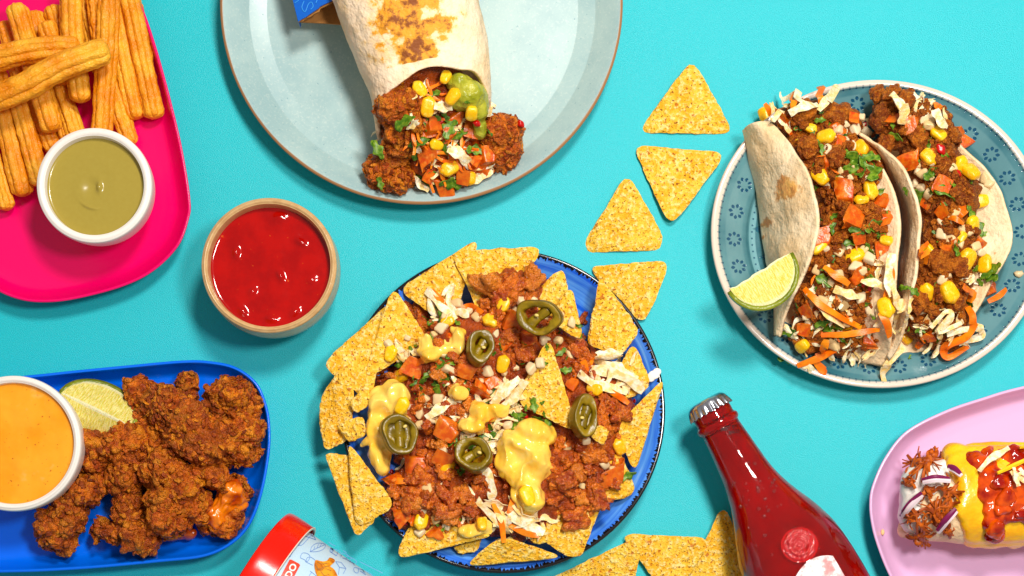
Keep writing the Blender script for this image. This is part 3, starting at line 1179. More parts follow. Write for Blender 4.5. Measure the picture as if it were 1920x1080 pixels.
TOM = var(tomato, 9)
ONI = var(lambda i: dice(i + 20, 'onion', 5), 5)
CHI = var(lambda i: dice(i + 40, 'chilli', 4), 2)
KER = var(kernel, 5)
def shard(i):
    """a bent flake of cabbage"""
    r = random.Random(i + 900)
    nu, nv = 12, 7
    g = np.zeros((nu, nv, 3))
    k1, k2, wd = r.uniform(-.5, .5), r.uniform(-.7, .7), r.uniform(.3, .55)
    for a, s in enumerate(np.linspace(-1, 1, nu)):
        for e, q in enumerate(np.linspace(-1, 1, nv)):
            w = wd * (1 - 0.55 * abs(s) ** 1.6) * (1 + .25 * math.sin(s * 6 + i) * (q > 0))
            g[a, e] = [s + .12 * math.sin(q * 4 + i), q * w + .2 * k1 * s * s, k2 * .5 * q * q + .3 * k1 * s * s + .05 * math.sin(q * 9)]
    v, f = sheet(g, 0.05)
    me = mesh_of('shard', v, f, M['cabbage'])
    me.set_sharp_from_angle(angle=math.radians(50))
    return me


CAB = var(lambda i: ribbon(i, 'cabbage', 1, 0.2, 0.022, 1.0), 6) + var(shard, 7)
CAR = var(lambda i: ribbon(i + 30, 'carrot', 1, 0.16, 0.045, 0.6), 6)
LEAF = var(leaf, 8)
LUMP = var(lambda i: dice(i + 70, 'redsauce', 3.5, 0.3), 4)


def put(kind, bank, px, py, size, trees, parent, lift=0.35, flat=0.35, rot=None, name=None, fall=0.1, label=None, dz=0.0):
    """drop one piece on the surface under a photograph pixel; size is its half length in px"""
    h, n = cast(px, py, trees, fall)
    s = U(size, h[2])
    q = Vector((0, 0, 1)).rotation_difference(Vector(n))
    e = Euler((RNG.uniform(-flat, flat), RNG.uniform(-flat, flat), RNG.uniform(0, 6.28) if rot is None else -math.radians(rot)))
    qq = q.slerp(Quaternion(), 0.4) @ e.to_quaternion()
    loc = h + n * s * lift + np.array([0, 0, dz])
    o = link(name or kind, RNG.choice(bank), loc, qq.to_euler(), s, parent)
    return o


def scatter(discs, dist, n_max, rng):
    pts = []
    tot = sum(d[2] ** 2 for d in discs)
    for _ in range(n_max * 40):
        d = rng.choices(discs, weights=[q[2] ** 2 for q in discs])[0]
        a, r = rng.uniform(0, 6.283), d[2] * math.sqrt(rng.random())
        p = (d[0] + r * math.cos(a), d[1] + r * math.sin(a))
        if all((p[0] - q[0]) ** 2 + (p[1] - q[1]) ** 2 > dist * dist for q in pts):
            pts.append(p)
            if len(pts) >= n_max:
                break
    return pts


def strip(pts, width, trees, parent, mat, name, th=0.35, lift=0.03, fall=0.15):
    """a shred laid through photograph pixels (px, py, extra height)"""
    q = smooth_prof([(*a[:2], a[2] if len(a) > 2 else 0) for a in pts], 6)
    path = []
    for a, e, dz in q:
        h, n = cast(a, e, trees, fall)
        path.append(h + [0, 0, dz + lift])
    path = np.array(path)
    z = path[:, 2].copy()
    for _ in range(6):
        z[1:-1] = np.maximum((z[:-2] + z[2:]) / 2, z[1:-1] * 0.5 + (z[:-2] + z[2:]) / 4)
    path[:, 2] = z
    s = np.linspace(-1, 1, len(path))
    rad = U(width, .4) * (0.6 + 0.4 * np.cos(s * 1.4))
    th = th * (0.35 if mat in ('cabbage', 'carrot') else 1)
    sec = np.array([(-1, -th), (0, -th * .3), (1, -th), (1, th), (0, th * 1.7), (-1, th)])
    k = pts[0][0] + pts[0][1]
    if mat == 'cabbage':
        rad = rad * 1.25 * (1 + .25 * np.sin(s * 5 + k))
    v, f = tube(path, rad, sec, twist=(0.5 * np.sin(s * 2.2 + k) if mat in ('cabbage', 'carrot') else None))
    o = obj(name, v, f, M[mat], parent=parent)
    o.data.set_sharp_from_angle(angle=math.radians(38))
    return o


# ------------------------------------------------------------------ nacho toppings
nt_ = thing('nacho_topping', 'heap of saucy pulled meat, cabbage, tomato and herbs on the nachos', 'topping', P(930, 780, .08))
v, f = union([ell(930, 770, .12, 215, 205, .27), ell(900, 700, .22, 140, 120, .2), ell(960, 560, .2, 80, 60, .16), ell(1110, 780, .2, 80, 110, .18), ell(830, 930, .2, 110, 75, .18), ell(1040, 900, .2, 120, 80, .2), ell(990, 970, .2, 90, 50, .16)], 0.014, 6)
nn = vnormals(v, f)
v = v + nn * (0.035 * fbm(v * 5, 3, 3) + 0.05 * (0.5 - worley(v * 12, 2)[0]) + 0.03 * fbm(v * np.array([30, 14, 20]), 2, 7))[:, None]
obj('meat_bed', v, f, M['bed'], parent=nt_)
NB = [bvh(v, f)] + CHB
NB_T = [NB[0]]
r_ = random.Random(11)
MEAT = [(945, 530, 40), (985, 540, 24), (760, 612, 40), (805, 603, 30), (718, 715, 32), (860, 680, 50), (790, 770, 42), (1060, 620, 40), (965, 655, 34), (1095, 675, 30), (1120, 775, 38), (1150, 790, 30), (830, 860, 45), (800, 930, 62), (860, 965, 42), (1090, 880, 62), (1055, 960, 30), (870, 770, 50), (925, 585, 26), (690, 860, 12), (1120, 930, 30), (900, 900, 34), (960, 900, 20)]
for x, y in scatter(MEAT, 13.5, 250, r_):
    put('meat_chunk', CHUNK, x, y, r_.choice([8, 10, 12, 14, 17, 20]), NB_T, nt_, lift=0.35, flat=0.7)
for x, y, s in [(925, 535, 32), (960, 545, 30), (992, 528, 30), (940, 575, 20), (745, 618, 26), (790, 598, 26), (1085, 660, 26), (965, 665, 26), (1160, 775, 24), (1065, 965, 32), (1110, 865, 26), (1075, 895, 26), (800, 905, 28), (840, 965, 26), (775, 925, 26), (1060, 905, 24), (1120, 930, 25), (850, 935, 24), (760, 945, 22)]:
    put('meat_chunk', CHUNK, x, y, s, NB_T, nt_, lift=0.5, flat=0.5)
for x, y in scatter([(830, 575, 38), (1155, 700, 46), (985, 975, 45), (905, 965, 40), (770, 665, 28), (945, 745, 30), (760, 880, 16), (905, 800, 50), (860, 740, 30), (960, 880, 25), (830, 770, 26)], 9, 120, r_):
    put('cabbage_shred', CAB, x, y, r_.choice([12, 15, 18, 24]), NB, nt_, lift=0.35, flat=0.5)
for pts, wd in [([(925, 760), (945, 735, .03), (975, 712, .03)], 9), ([(940, 765), (965, 745, .03), (985, 715, .02)], 8), ([(800, 785), (825, 768, .02), (850, 750)], 8), ([(1085, 700), (1110, 720, .03), (1150, 730), (1175, 738)], 7), ([(1105, 690), (1140, 700, .04), (1180, 715, .04), (1205, 735)], 8), ([(1110, 675), (1150, 690, .05), (1195, 712, .03)], 6), ([(872, 910), (900, 945, .02), (940, 985)], 6), ([(908, 875), (922, 910, .03), (922, 938)], 7), ([(800, 545), (830, 575, .03), (855, 600)], 8), ([(820, 560), (850, 585, .03), (880, 590)], 7), ([(955, 960), (985, 985, .03), (1020, 1000)], 8), ([(925, 950), (945, 975, .02), (950, 1000)], 7)]:
    strip(pts, wd, NB, nt_, 'cabbage', 'cabbage_shred', th=0.25)
for pts, wd in [([(810, 545), (830, 570, .03), (842, 590)], 6), ([(855, 582), (885, 578, .02), (905, 588)], 6), ([(1083, 655), (1095, 685, .03), (1100, 698)], 6), ([(1105, 645), (1112, 665, .03), (1105, 690)], 5), ([(1135, 730), (1160, 745, .02), (1178, 758)], 6), ([(925, 945), (940, 980, .02), (945, 1018)], 6), ([(975, 905), (965, 935, .03), (955, 965)], 8), ([(955, 985), (985, 1000, .02), (1010, 1005)], 6), ([(725, 890), (745, 902, .02), (765, 902)], 7), ([(770, 690), (800, 675, .02)], 6)]:
    strip(pts, wd, NB, nt_, 'carrot', 'carrot_shred', th=0.4)
for x, y, s in [(960, 612, 20), (985, 640, 18), (850, 638, 18), (905, 730, 20), (848, 810, 20), (836, 858, 19), (785, 690, 20), (1155, 890, 20), (782, 870, 20), (755, 965, 18), (778, 965, 15), (870, 690, 18), (915, 720, 15), (890, 760, 14), (925, 780, 14), (1075, 720, 15), (740, 900, 14), (870, 990, 14), (820, 1000, 12), (950, 640, 14)]:
    put('tomato_dice', TOM, x, y, s * .86, NB, nt_, lift=0.38, flat=0.4)
for x, y in scatter([(910, 770, 80), (840, 640, 75), (820, 800, 70), (1100, 860, 60), (960, 700, 40), (930, 840, 40), (760, 660, 40), (800, 960, 60), (1040, 650, 60), (960, 590, 50)], 17, 84, r_):
    put('onion_dice', ONI, x, y, r_.choice([6, 8, 10]), NB, nt_, lift=0.4, flat=0.7)
for x, y in scatter([(910, 790, 75), (830, 615, 40), (960, 650, 40), (1000, 780, 30), (800, 690, 60), (770, 970, 30), (860, 850, 40), (1150, 880, 30), (1060, 650, 50), (830, 960, 40)], 10, 120, r_):
    put('herb_leaf', LEAF, x, y, r_.choice([7, 10, 12, 16]), NB, nt_, lift=0.3, flat=0.6)
for x, y in [(905, 690), (962, 720), (985, 780), (735, 885), (1050, 640), (1190, 752), (880, 760), (760, 980)]:
    put('chilli_bit', CHI, x, y, 4, NB, nt_, lift=0.8)

# cheese sauce pools
for lab, ells in [('yellow cheese sauce pool beneath the large jalapeno slice on the left', [ell(745, 742, .42, 26, 24, .07), ell(715, 760, .40, 24, 30, .07), ell(706, 800, .40, 20, 38, .07), ell(712, 850, .39, 22, 30, .07), ell(716, 872, .39, 13, 16, .06), ell(730, 820, .40, 26, 30, .05), ell(748, 770, .42, 18, 14, .08)]),
                  ('large yellow cheese sauce pool below the middle chip', [ell(1000, 810, .44, 34, 26, .08), ell(975, 840, .44, 46, 34, .08), ell(1005, 860, .44, 30, 40, .08), ell(985, 890, .44, 38, 34, .08), ell(1000, 930, .43, 24, 30, .08), ell(995, 948, .43, 18, 16, .09), ell(950, 860, .43, 24, 26, .06), ell(965, 815, .44, 24, 16, .06)]),
                  ('small yellow cheese sauce streak left of the small jalapeno slice', [ell(800, 640, .46, 12, 16, .06), ell(808, 665, .46, 16, 14, .06), ell(860, 640, .46, 12, 26, .06), ell(795, 660, .46, 14, 10, .05), ell(830, 655, .46, 26, 9, .05)]),
                  ('small yellow cheese sauce patch in the middle of the toppings', [ell(862, 735, .47, 18, 14, .06), ell(885, 800, .47, 24, 12, .06), ell(930, 770, .47, 26, 14, .06), ell(900, 770, .47, 20, 18, .05)]),
                  ('yellow cheese sauce patch on the long bottom chip', [ell(885, 995, .37, 26, 13, .05), ell(908, 985, .38, 18, 14, .05)])]:
    rs = random.Random(len(lab))
    for ce_, r0, a0 in list(ells):
        for _ in range(3):
            an = rs.uniform(0, 6.28)
            ells.append((ce_ + np.array([math.cos(an) * r0[0] * .85, math.sin(an) * r0[1] * .85, -.03]), (r0[0] * rs.uniform(.35, .7), r0[1] * rs.uniform(.35, .7), r0[2] * .6), rs.uniform(0, 3)))
    ells = [(a_ - np.array([0, 0, .012]), (b_[0], b_[1], b_[2] * .8), c_) for a_, b_, c_ in ells]
    v, f = union(ells, 0.009, 4)
    p = v
    hz = np.clip((v[:, 2] - v[:, 2].min()) / 0.08, 0, 1)
    v = v + np.stack([0 * hz, 0 * hz, hz * (0.035 * fbm(p * np.array([6, 9, 0]) + 3, 2, 8) + 0.03 * (0.5 - np.abs(fbm(p * np.array([9, 5, 0]) + 7, 2, 12)) * 3) + 0.012 * np.sin(p[:, 0] * 34 + p[:, 1] * 21 + 5 * vnoise(p * 4, 2)))], 1)
    v = v + vnormals(v, f) * (0.016 * fbm(v * 10, 3, 5))[:, None]
    tag(obj('cheese_sauce', v, f, M['cheese']), lab, 'cheese sauce', 'cheese sauce pools on the nachos')
    NB.append(bvh(v, f))

# jalapeno slices
def jalapeno(px, py, rx, ry, rot, z, tilt, label, wall=0.27, filled=False):
    rx, ry, wall = rx * 1.0, ry * 1.0, min(0.5, wall + 0.17)
    r = thing('jalapeno_slice', label, 'jalapeno slice', P(px, py, z), 'jalapeno slices on the nachos')
    mt = Matrix.Rotation(-math.radians(rot), 3, 'Z') @ Euler((math.radians(tilt[0]), math.radians(tilt[1]), 0)).to_matrix()
    mt = np.array(mt)
    ax, ay = U(rx, z), U(ry, z)
    n = 64
    th = np.linspace(0, 2 * math.pi, n, endpoint=False)
    wob = 1 + 0.04 * np.sin(3 * th + rx) + 0.03 * np.sin(5 * th + ry)
    def ringmesh(prof):
        g = np.zeros((n, len(prof), 3))
        for j, (q, zz) in enumerate(prof):
            qq = q * wob if q > 0.7 else q * (1 + 0.10 * np.sin(3 * th + px) + 0.05 * np.sin(7 * th))
            g[:, j] = np.stack([np.cos(th) * ax * qq, np.sin(th) * ay * qq, np.full(n, zz)], 1)
        return g.reshape(-1, 3) @ mt.T + P(px, py, z)
    h = 0.058
    skin = smooth_prof([(0.93, -h), (0.99, -h * .8), (1.0, 0), (0.99, h * .8), (0.95, h)], 3)
    obj('skin', ringmesh(skin), grid_faces(n, len(skin), close_u=True), M['jal_skin'], parent=r)
    k = 1 - wall
    flesh = smooth_prof([(0.95, h), (0.9, h * 1.12), (k + .06, h * 0.95), (k, h * 0.4), (k, -h * .6), (0.93, -h)], 3)
    obj('flesh', ringmesh(flesh), grid_faces(n, len(flesh), close_u=True), M['jal_flesh'], parent=r)
    if filled:
        fl = [(k + .03, h * 0.35), (k * .6, h * .15), (0.25, h * .5), (0.0, h * .6)]
        obj('core', ringmesh(fl), grid_faces(n, len(fl), close_u=True), M['jal_flesh'], parent=r)
    for a in (0.9, 0.9 + math.pi):
        s = np.linspace(0, k + 0.04, 8)
        path = np.stack([np.cos(a + s * .25) * s * ax, np.sin(a + s * .25) * s * ay, 0.25 * h + 0 * s], 1) @ mt.T + P(px, py, z)
        tt = np.linspace(0, 2 * math.pi, 8, endpoint=False)
        v, f = tube(path, U(9) * (0.9 + 0.5 * s), np.stack([np.cos(tt), np.sin(tt) * .6], 1))
        obj('membrane', v, f, M['jal_flesh'], parent=r)
    rr = random.Random(int(px))
    for _ in range(1):
        a, q = rr.uniform(0, 6.28), rr.uniform(0.1, 0.5)
        v, f = ico(2)
        v = v * np.array([U(4.2), U(3.0), 0.009]) + np.array([math.cos(a) * q * ax, math.sin(a) * q * ay, h * 0.9])
        obj('seed', v @ mt.T + P(px, py, z), f, M['seed'], parent=r)
    return r


jalapeno(1011, 594, 44, 33, 12, .55, (12, -6), 'jalapeno slice highest on the plate with wide open middle', wall=0.24)
jalapeno(900, 652, 25, 33, 10, .53, (-8, 10), 'small jalapeno slice beside two orange tomato dice in the upper middle', wall=0.34)
jalapeno(748, 814, 33, 40, -28, .51, (8, 10), 'filled jalapeno slice lying in the cheese sauce on the left', wall=0.2, filled=True)
jalapeno(888, 853, 36, 32, 20, .53, (-6, -4), 'jalapeno ring filled with corn near the middle of the plate', wall=0.26)
jalapeno(1094, 781, 23, 42, 0, .50, (0, 16), 'narrow jalapeno slice right of the middle nacho chip', wall=0.3, filled=True)

for x, y, s, lb in [(948, 569, 15, 'corn kernel below the topmost meat chunks'), (922, 607, 15, 'corn kernel left of the tomato dice near the top jalapeno'), (940, 684, 16, 'corn kernel in the middle right of the small jalapeno'), (755, 706, 16, 'corn kernel just above the left cheese sauce pool'), (757, 764, 16, 'corn kernel lying in the left cheese sauce'), (732, 665, 15, 'corn kernel below the upper left meat'),
                    (828, 830, 12, 'corn kernel left of the corn filled jalapeno'), (842, 881, 16, 'corn kernel below the tomato dice in the lower middle'), (793, 977, 16, 'corn kernel at the lower left beside a herb strip'), (1112, 732, 15, 'corn kernel above the right jalapeno under cabbage'), (1158, 839, 15, 'corn kernel at the right beside the long rising chip'), (868, 861, 14, 'left corn kernel inside the jalapeno ring'),
                    (903, 862, 15, 'right corn kernel inside the jalapeno ring'), (992, 935, 19, 'corn kernel coated in cheese at the tip of the large pool'), (905, 985, 13, 'corn kernel half hidden by cabbage at the bottom'), (840, 605, 13, 'corn kernel among the cabbage at the upper left')]:
    tag(put('corn_kernel', KER, x, y, s, NB, None, lift=0.45, flat=0.5, dz=.02 if y in (861, 862) else 0.0), lb, 'corn kernel', 'corn kernels on the nachos')
v, f = union([ell(1226, 703, .225, 12, 9, .008), ell(1232, 697, .225, 9, 8, .008), ell(1220, 708, .222, 9, 9, .008)], 0.006, 2)
obj('white_rim_patch', v, f, M['white'], parent=nroot)  # small white patch on the plate rim

# ------------------------------------------------------------------ fried chicken
def crusty(ells, seed, voxel=0.0075, amp=1.0, big=1.0):
    v, f = union(ells, voxel, 9)
    n = vnormals(v, f)
    d = 0.075 * big * fbm(v * 3.6 + seed, 3, seed)
    v = v + n * d[:, None]
    n = vnormals(v, f)
    q = v + 0.05 * np.stack([fbm(v * 10, 2, seed + k) for k in range(3)], 1)
    w1, r1 = worley(q * 10, seed)
    w2, r2 = worley(q * np.array([26, 19, 22]), seed + 9)
    w3, r3 = worley(q * 44, seed + 19)
    d = amp * (0.034 * np.clip(1 - w1 / 0.75, 0, 1) ** 0.6 * (0.2 + r1 * 1.3) + 0.036 * np.clip(1 - w2 / 0.8, 0, 1) ** 0.7 * (0.1 + r2 * 1.1) * (r1 > .25) + 0.013 * np.clip(1 - w3 / 0.8, 0, 1) * r3 + 0.008 * vnoise(v * 70, seed))
    return v + n * d[:, None], f, np.clip(0.35 * r1 + 0.35 * r2 + 0.3 * r3, 0, 1) * 1.25 - .1


def flakes(v, f, seed, parent, count=260, lo=0.010, hi=0.030, mat='crust'):
    """loose crust flakes standing proud of a fried piece"""
    rs = np.random.RandomState(seed)
    n = vnormals(v, f)
    ok = np.where(n[:, 2] > -0.1)[0]
    iv, jf = ico(2)
    vs, fs, at = [], [], []
    for k, i in enumerate(rs.choice(ok, count)):
        r = rs.uniform(lo, hi)
        q = iv * np.array([1, rs.uniform(.45, .9), rs.uniform(.22, .4)])
        q = q * (1 + 0.45 * vnoise(iv * 1.6 + rs.uniform(0, 50, 3), 3))[:, None]
        nn_ = n[i] + rs.normal(0, .42, 3)
        rot = np.array((Vector((0, 0, 1)).rotation_difference(Vector(nn_)) @ Quaternion((0, 0, 1), rs.uniform(0, 6.28))).to_matrix())
        vs.append((q * r) @ rot.T + v[i] + n[i] * r * .12)
        fs.append(jf + k * len(iv))
        at.append(np.full(len(iv), rs.uniform(0, 1.1)))
    o = obj('crust_flakes', np.vstack(vs), np.vstack(fs), M[mat], parent=parent, attrs={'crust': np.concatenate(at)})
    return tag(o, kind='stuff')


GC = 'fried chicken pieces on the blue platter'
CH = [
    ('fried chicken strip behind the large top piece beside the lime', [ell(262, 745, .20, 24, 28, .12), ell(272, 785, .20, 26, 36, .12), ell(296, 830, .19, 28, 24, .11)]),
    ('largest fried chicken piece lying on top at the upper middle', [ell(318, 765, .34, 34, 30, .13, 20), ell(355, 790, .36, 44, 38, .14, 35), ell(385, 825, .34, 34, 28, .12, 30), ell(340, 800, .34, 34, 30, .12)]),
    ('fried chicken piece at the top right corner of the blue platter', [ell(432, 745, .24, 32, 28, .14, -20), ell(412, 755, .22, 24, 26, .12), ell(446, 762, .2, 22, 22, .12)]),
    ('dark fried chicken piece at the right edge of the blue platter', [ell(448, 815, .24, 32, 32, .14), ell(455, 840, .22, 26, 30, .13), ell(430, 842, .24, 32, 30, .12), ell(420, 800, .22, 26, 26, .12)]),
    ('small fried chicken tip pointing up behind the largest piece', [ell(344, 720, .2, 14, 20, .1), ell(346, 745, .2, 20, 18, .1)]),
    ('fried chicken piece right beside the orange mayonnaise bowl', [ell(190, 835, .22, 36, 30, .14), ell(225, 830, .24, 36, 28, .15), ell(248, 858, .22, 24, 22, .12), ell(176, 868, .2, 22, 22, .12)]),
    ('fried chicken piece at the lower left of the blue platter', [ell(160, 920, .22, 30, 26, .14, -40), ell(130, 958, .22, 36, 28, .14, -50), ell(104, 990, .20, 28, 24, .13, -30), ell(115, 1015, .18, 18, 16, .11)]),
    ('fried chicken piece with wide foot in the bottom middle', [ell(232, 905, .22, 36, 34, .15), ell(238, 945, .22, 32, 34, .15), ell(200, 1000, .2, 42, 26, .14, 10), ell(246, 1002, .2, 34, 26, .13), ell(270, 1008, .18, 16, 18, .12)]),
    ('big round fried chicken piece in front with a knob on its right', [ell(310, 890, .30, 46, 36, .16), ell(325, 925, .32, 50, 44, .16), ell(320, 970, .28, 40, 28, .13), ell(324, 850, .30, 20, 14, .1), ell(372, 885, .28, 20, 16, .1), ell(402, 894, .28, 17, 14, .09), ell(362, 945, .28, 26, 36, .12)]),
]
for i, (lb, el) in enumerate(CH):
    v, f, cr = crusty([(a_, tuple(q * .93 for q in b_), c_) for a_, b_, c_ in el], i * 5 + 2, big=1.25)
    o = tag(obj('fried_chicken', v, f, M['crust'], attrs={'crust': cr}), lb, 'fried chicken', GC)
    flakes(v, f, i + 40, o, 60 if 'tip' in lb else 300)
for lb, el, sd in [('glazed orange chicken piece with bare meat at the lower right', [ell(428, 930, .23, 32, 44, .12, 20), ell(408, 965, .22, 28, 32, .11), ell(446, 935, .2, 20, 28, .1)], 71),
                   ('dark glazed chicken sliver under the big round piece', [ell(325, 998, .14, 42, 13, .07), ell(300, 1000, .13, 22, 12, .07)], 77)]:
    v, f = union(el, 0.009, 3)
    n = vnormals(v, f)
    w1, r1 = worley(v * 9, sd)
    v = v + n * (0.05 * fbm(v * 4, 3, sd) + 0.02 * (0.5 - w1) + 0.01 * vnoise(v * 30, sd))[:, None]
    r = thing('fried_chicken', lb, 'fried chicken', np.array([*v[:, :2].mean(0), .06]), GC)
    obj('meat', v, f, M['glazed'], parent=r)
    if sd == 71:
        v, f, cr = crusty([ell(460, 925, .17, 9, 22, .09, 15), ell(448, 955, .16, 10, 22, .09, 40), ell(420, 985, .16, 22, 11, .09, -30), ell(440, 900, .2, 18, 10, .09, 30), ell(390, 975, .16, 12, 20, .09)], 80)
        obj('crust', v, f, M['crust'], parent=r, attrs={'crust': cr})
        flakes(v, f, 99, r, 120)


# ------------------------------------------------------------------ lime wedges
def lime(px, py, z, L, R, alpha, roll, rot, label):
    r = thing('lime_wedge', label, 'lime wedge', P(px, py, z))
    L, R = U(L, z), U(R, z)
    al = math.radians(alpha)
    mt = np.array(Matrix.Rotation(-math.radians(rot), 3, 'Z') @ Matrix.Rotation(math.radians(roll), 3, 'X'))
    nt2, nr = 60, 22
    t = np.linspace(-1, 1, nt2)
    rr = R * np.sqrt(np.clip(1 - np.abs(t) ** 2.1, 0, 1))
    tr = lambda q: q.reshape(-1, 3) @ mt.T + P(px, py, z)
    vs, fs, rho, al_ = [], [], [], []
    for s, sg in ((0, -1), (1, 1)):
        k = np.linspace(0, 1, nr)
        g = np.zeros((nt2, nr, 3))
        g[..., 0] = (t * L)[:, None]
        bul = 0.02 * np.sin(k * math.pi)[None, :] * R
        g[..., 1] = rr[:, None] * k * math.sin(sg * al) + bul * math.cos(al) * sg
        g[..., 2] = -rr[:, None] * k * math.cos(al) + bul * math.sin(al)
        q = g.reshape(-1, 3)
        q = q + 0.006 * np.stack([0 * q[:, 0], 0 * q[:, 0], vnoise(q * 25, 4)], 1)
        fs += grid_faces(nt2, nr, off=len(vs) * nt2 * nr, flip=sg < 0)
        vs.append(tr(q))
        rho.append(np.tile(k, nt2))
        al_.append(np.repeat(t, nr))
    obj('flesh', np.vstack(vs), fs, M['lime_flesh'], parent=r, attrs={'rho': np.concatenate(rho), 'along': np.concatenate(al_)})
    ph = np.linspace(-al, al, 30)
    g = np.zeros((nt2, 30, 3))
    tt = t * 1.0
    g[..., 0] = (tt * L * 1.03)[:, None]
    ro = rr[:, None] + 0.013
    g[..., 1] = ro * np.sin(ph)
    g[..., 2] = -ro * np.cos(ph)
    v, f = sheet(g, 0.028)
    obj('peel', tr(v), f, M['lime_peel'], parent=r)
    return r


lime(180, 768, .34, 72, 64, 58, -6, 26, 'lime wedge on the blue platter between bowl and chicken')
lime(1424, 508, .62, 66, 66, 32, -62, -32, 'lime wedge leaning on the left taco')


# ------------------------------------------------------------------ churros
def churro(pts, r, label, seed):
    path = smooth_prof([P(*q) for q in pts], 18)
    seg = np.concatenate([[0], np.cumsum(np.linalg.norm(np.diff(path, axis=0), axis=1))])
    n = 90
    s = np.linspace(0, seg[-1], n)
    # pack stations near the ends so they round off
    e = 0.5 - 0.5 * np.cos(np.linspace(0, math.pi, n))
    s = seg[-1] * (0.6 * e + 0.4 * np.linspace(0, 1, n))
    path = np.stack([np.interp(s, seg, path[:, k]) for k in range(3)], 1)
    R = U(r, pts[0][2])
    d = np.minimum(s, seg[-1] - s) / (R * 0.75)
    rad = R * np.where(d < 1, np.sqrt(np.clip(1 - (1 - d) ** 2.6, 0.02, 1)), 1) * (1 + 0.05 * vnoise(np.stack([s * 3, s * 0 + seed, s * 0], 1), seed))
    th = np.linspace(0, 2 * math.pi, 98, endpoint=False)
    sec = (0.80 + 0.21 * np.abs(np.cos(th * 3.5 + seed)) ** 0.75)[:, None] * np.stack([np.cos(th), np.sin(th)], 1)
    v, f = tube(path, rad, sec)
    nn = vnormals(v, f)
    v = v + nn * (0.007 * fbm(v * 18, 3, seed) + 0.0025 * vnoise(v * 80, seed))[:, None]
    return tag(obj('churro', v, f, M['churro']), label, 'churro', 'sugared churros on the pink platter')


CU = [
    ([(-40, 118, .42), (40, 98, .44), (100, 90, .43), (152, 92, .40)], 24, 'churro lying crosswise behind the top crosswise one'),
    ([(-50, 200, .44), (40, 165, .50), (120, 122, .52), (206, 92, .50)], 25, 'churro lying crosswise on top of the whole pile'),
    ([(236, -40, .20), (262, 90, .19), (291, 222, .15)], 21, 'churro furthest right along the platter wall'),
    ([(205, -30, .17), (228, 90, .17), (256, 224, .13)], 19, 'churro second from the right, ending beside the rightmost'),
    ([(205, -8, .32), (202, 80, .30), (198, 140, .29), (191, 262, .30)], 21, 'upright churro running into the green cream bowl'),
    ([(134, -40, .30), (135, 60, .30), (152, 192, .26)], 21, 'churro ending short under the crosswise churros'),
    ([(28, 8, .28), (48, 75, .28), (75, 165, .29), (99, 248, .27)], 22, 'churro whose upper tip stands at the top left'),
    ([(62, 22, .15), (100, 130, .15), (146, 262, .14)], 19, 'churro ending behind the green cream bowl, deeply ridged'),
    ([(96, 10, .17), (118, 80, .17), (140, 160, .14)], 17, 'thin churro with its tip at top centre'),
    ([(84, 40, .27), (104, 100, .26), (118, 160, .22)], 20, 'pale stubby churro beneath the back crosswise churro'),
    ([(150, -30, .15), (172, 60, .15), (190, 140, .14)], 16, 'dark thin churro between the two upright ones'),
    ([(176, -40, .26), (184, 40, .25), (196, 120, .20)], 17, 'churro tucked behind the upright churro'),
    ([(25, 150, .20), (48, 240, .20), (78, 348, .18)], 20, 'churro running down to the left of the green cream bowl'),
    ([(-10, 130, .18), (14, 240, .18), (45, 368, .15)], 21, 'sugary churro second from the lower left'),
    ([(-40, 220, .15), (-10, 310, .15), (14, 394, .13)], 17, 'churro lowest at the left picture edge'),
    ([(50, 160, .16), (76, 225, .15), (102, 284, .13)], 18, 'short churro between two long ones left of the bowl'),
    ([(190, 100, .14), (218, 190, .14), (246, 272, .12)], 17, 'churro emerging above the right of the green cream bowl'),
    ([(6, 40, .16), (22, 100, .16), (40, 160, .14)], 15, 'narrow churro with its tip at the upper left edge'),
    ([(108, 190, .12), (124, 262, .11)], 14, 'churro stub just above the green cream bowl'),
]
for i, (pts, r, lb) in enumerate(CU):
    churro(pts, r, lb, i + 1)

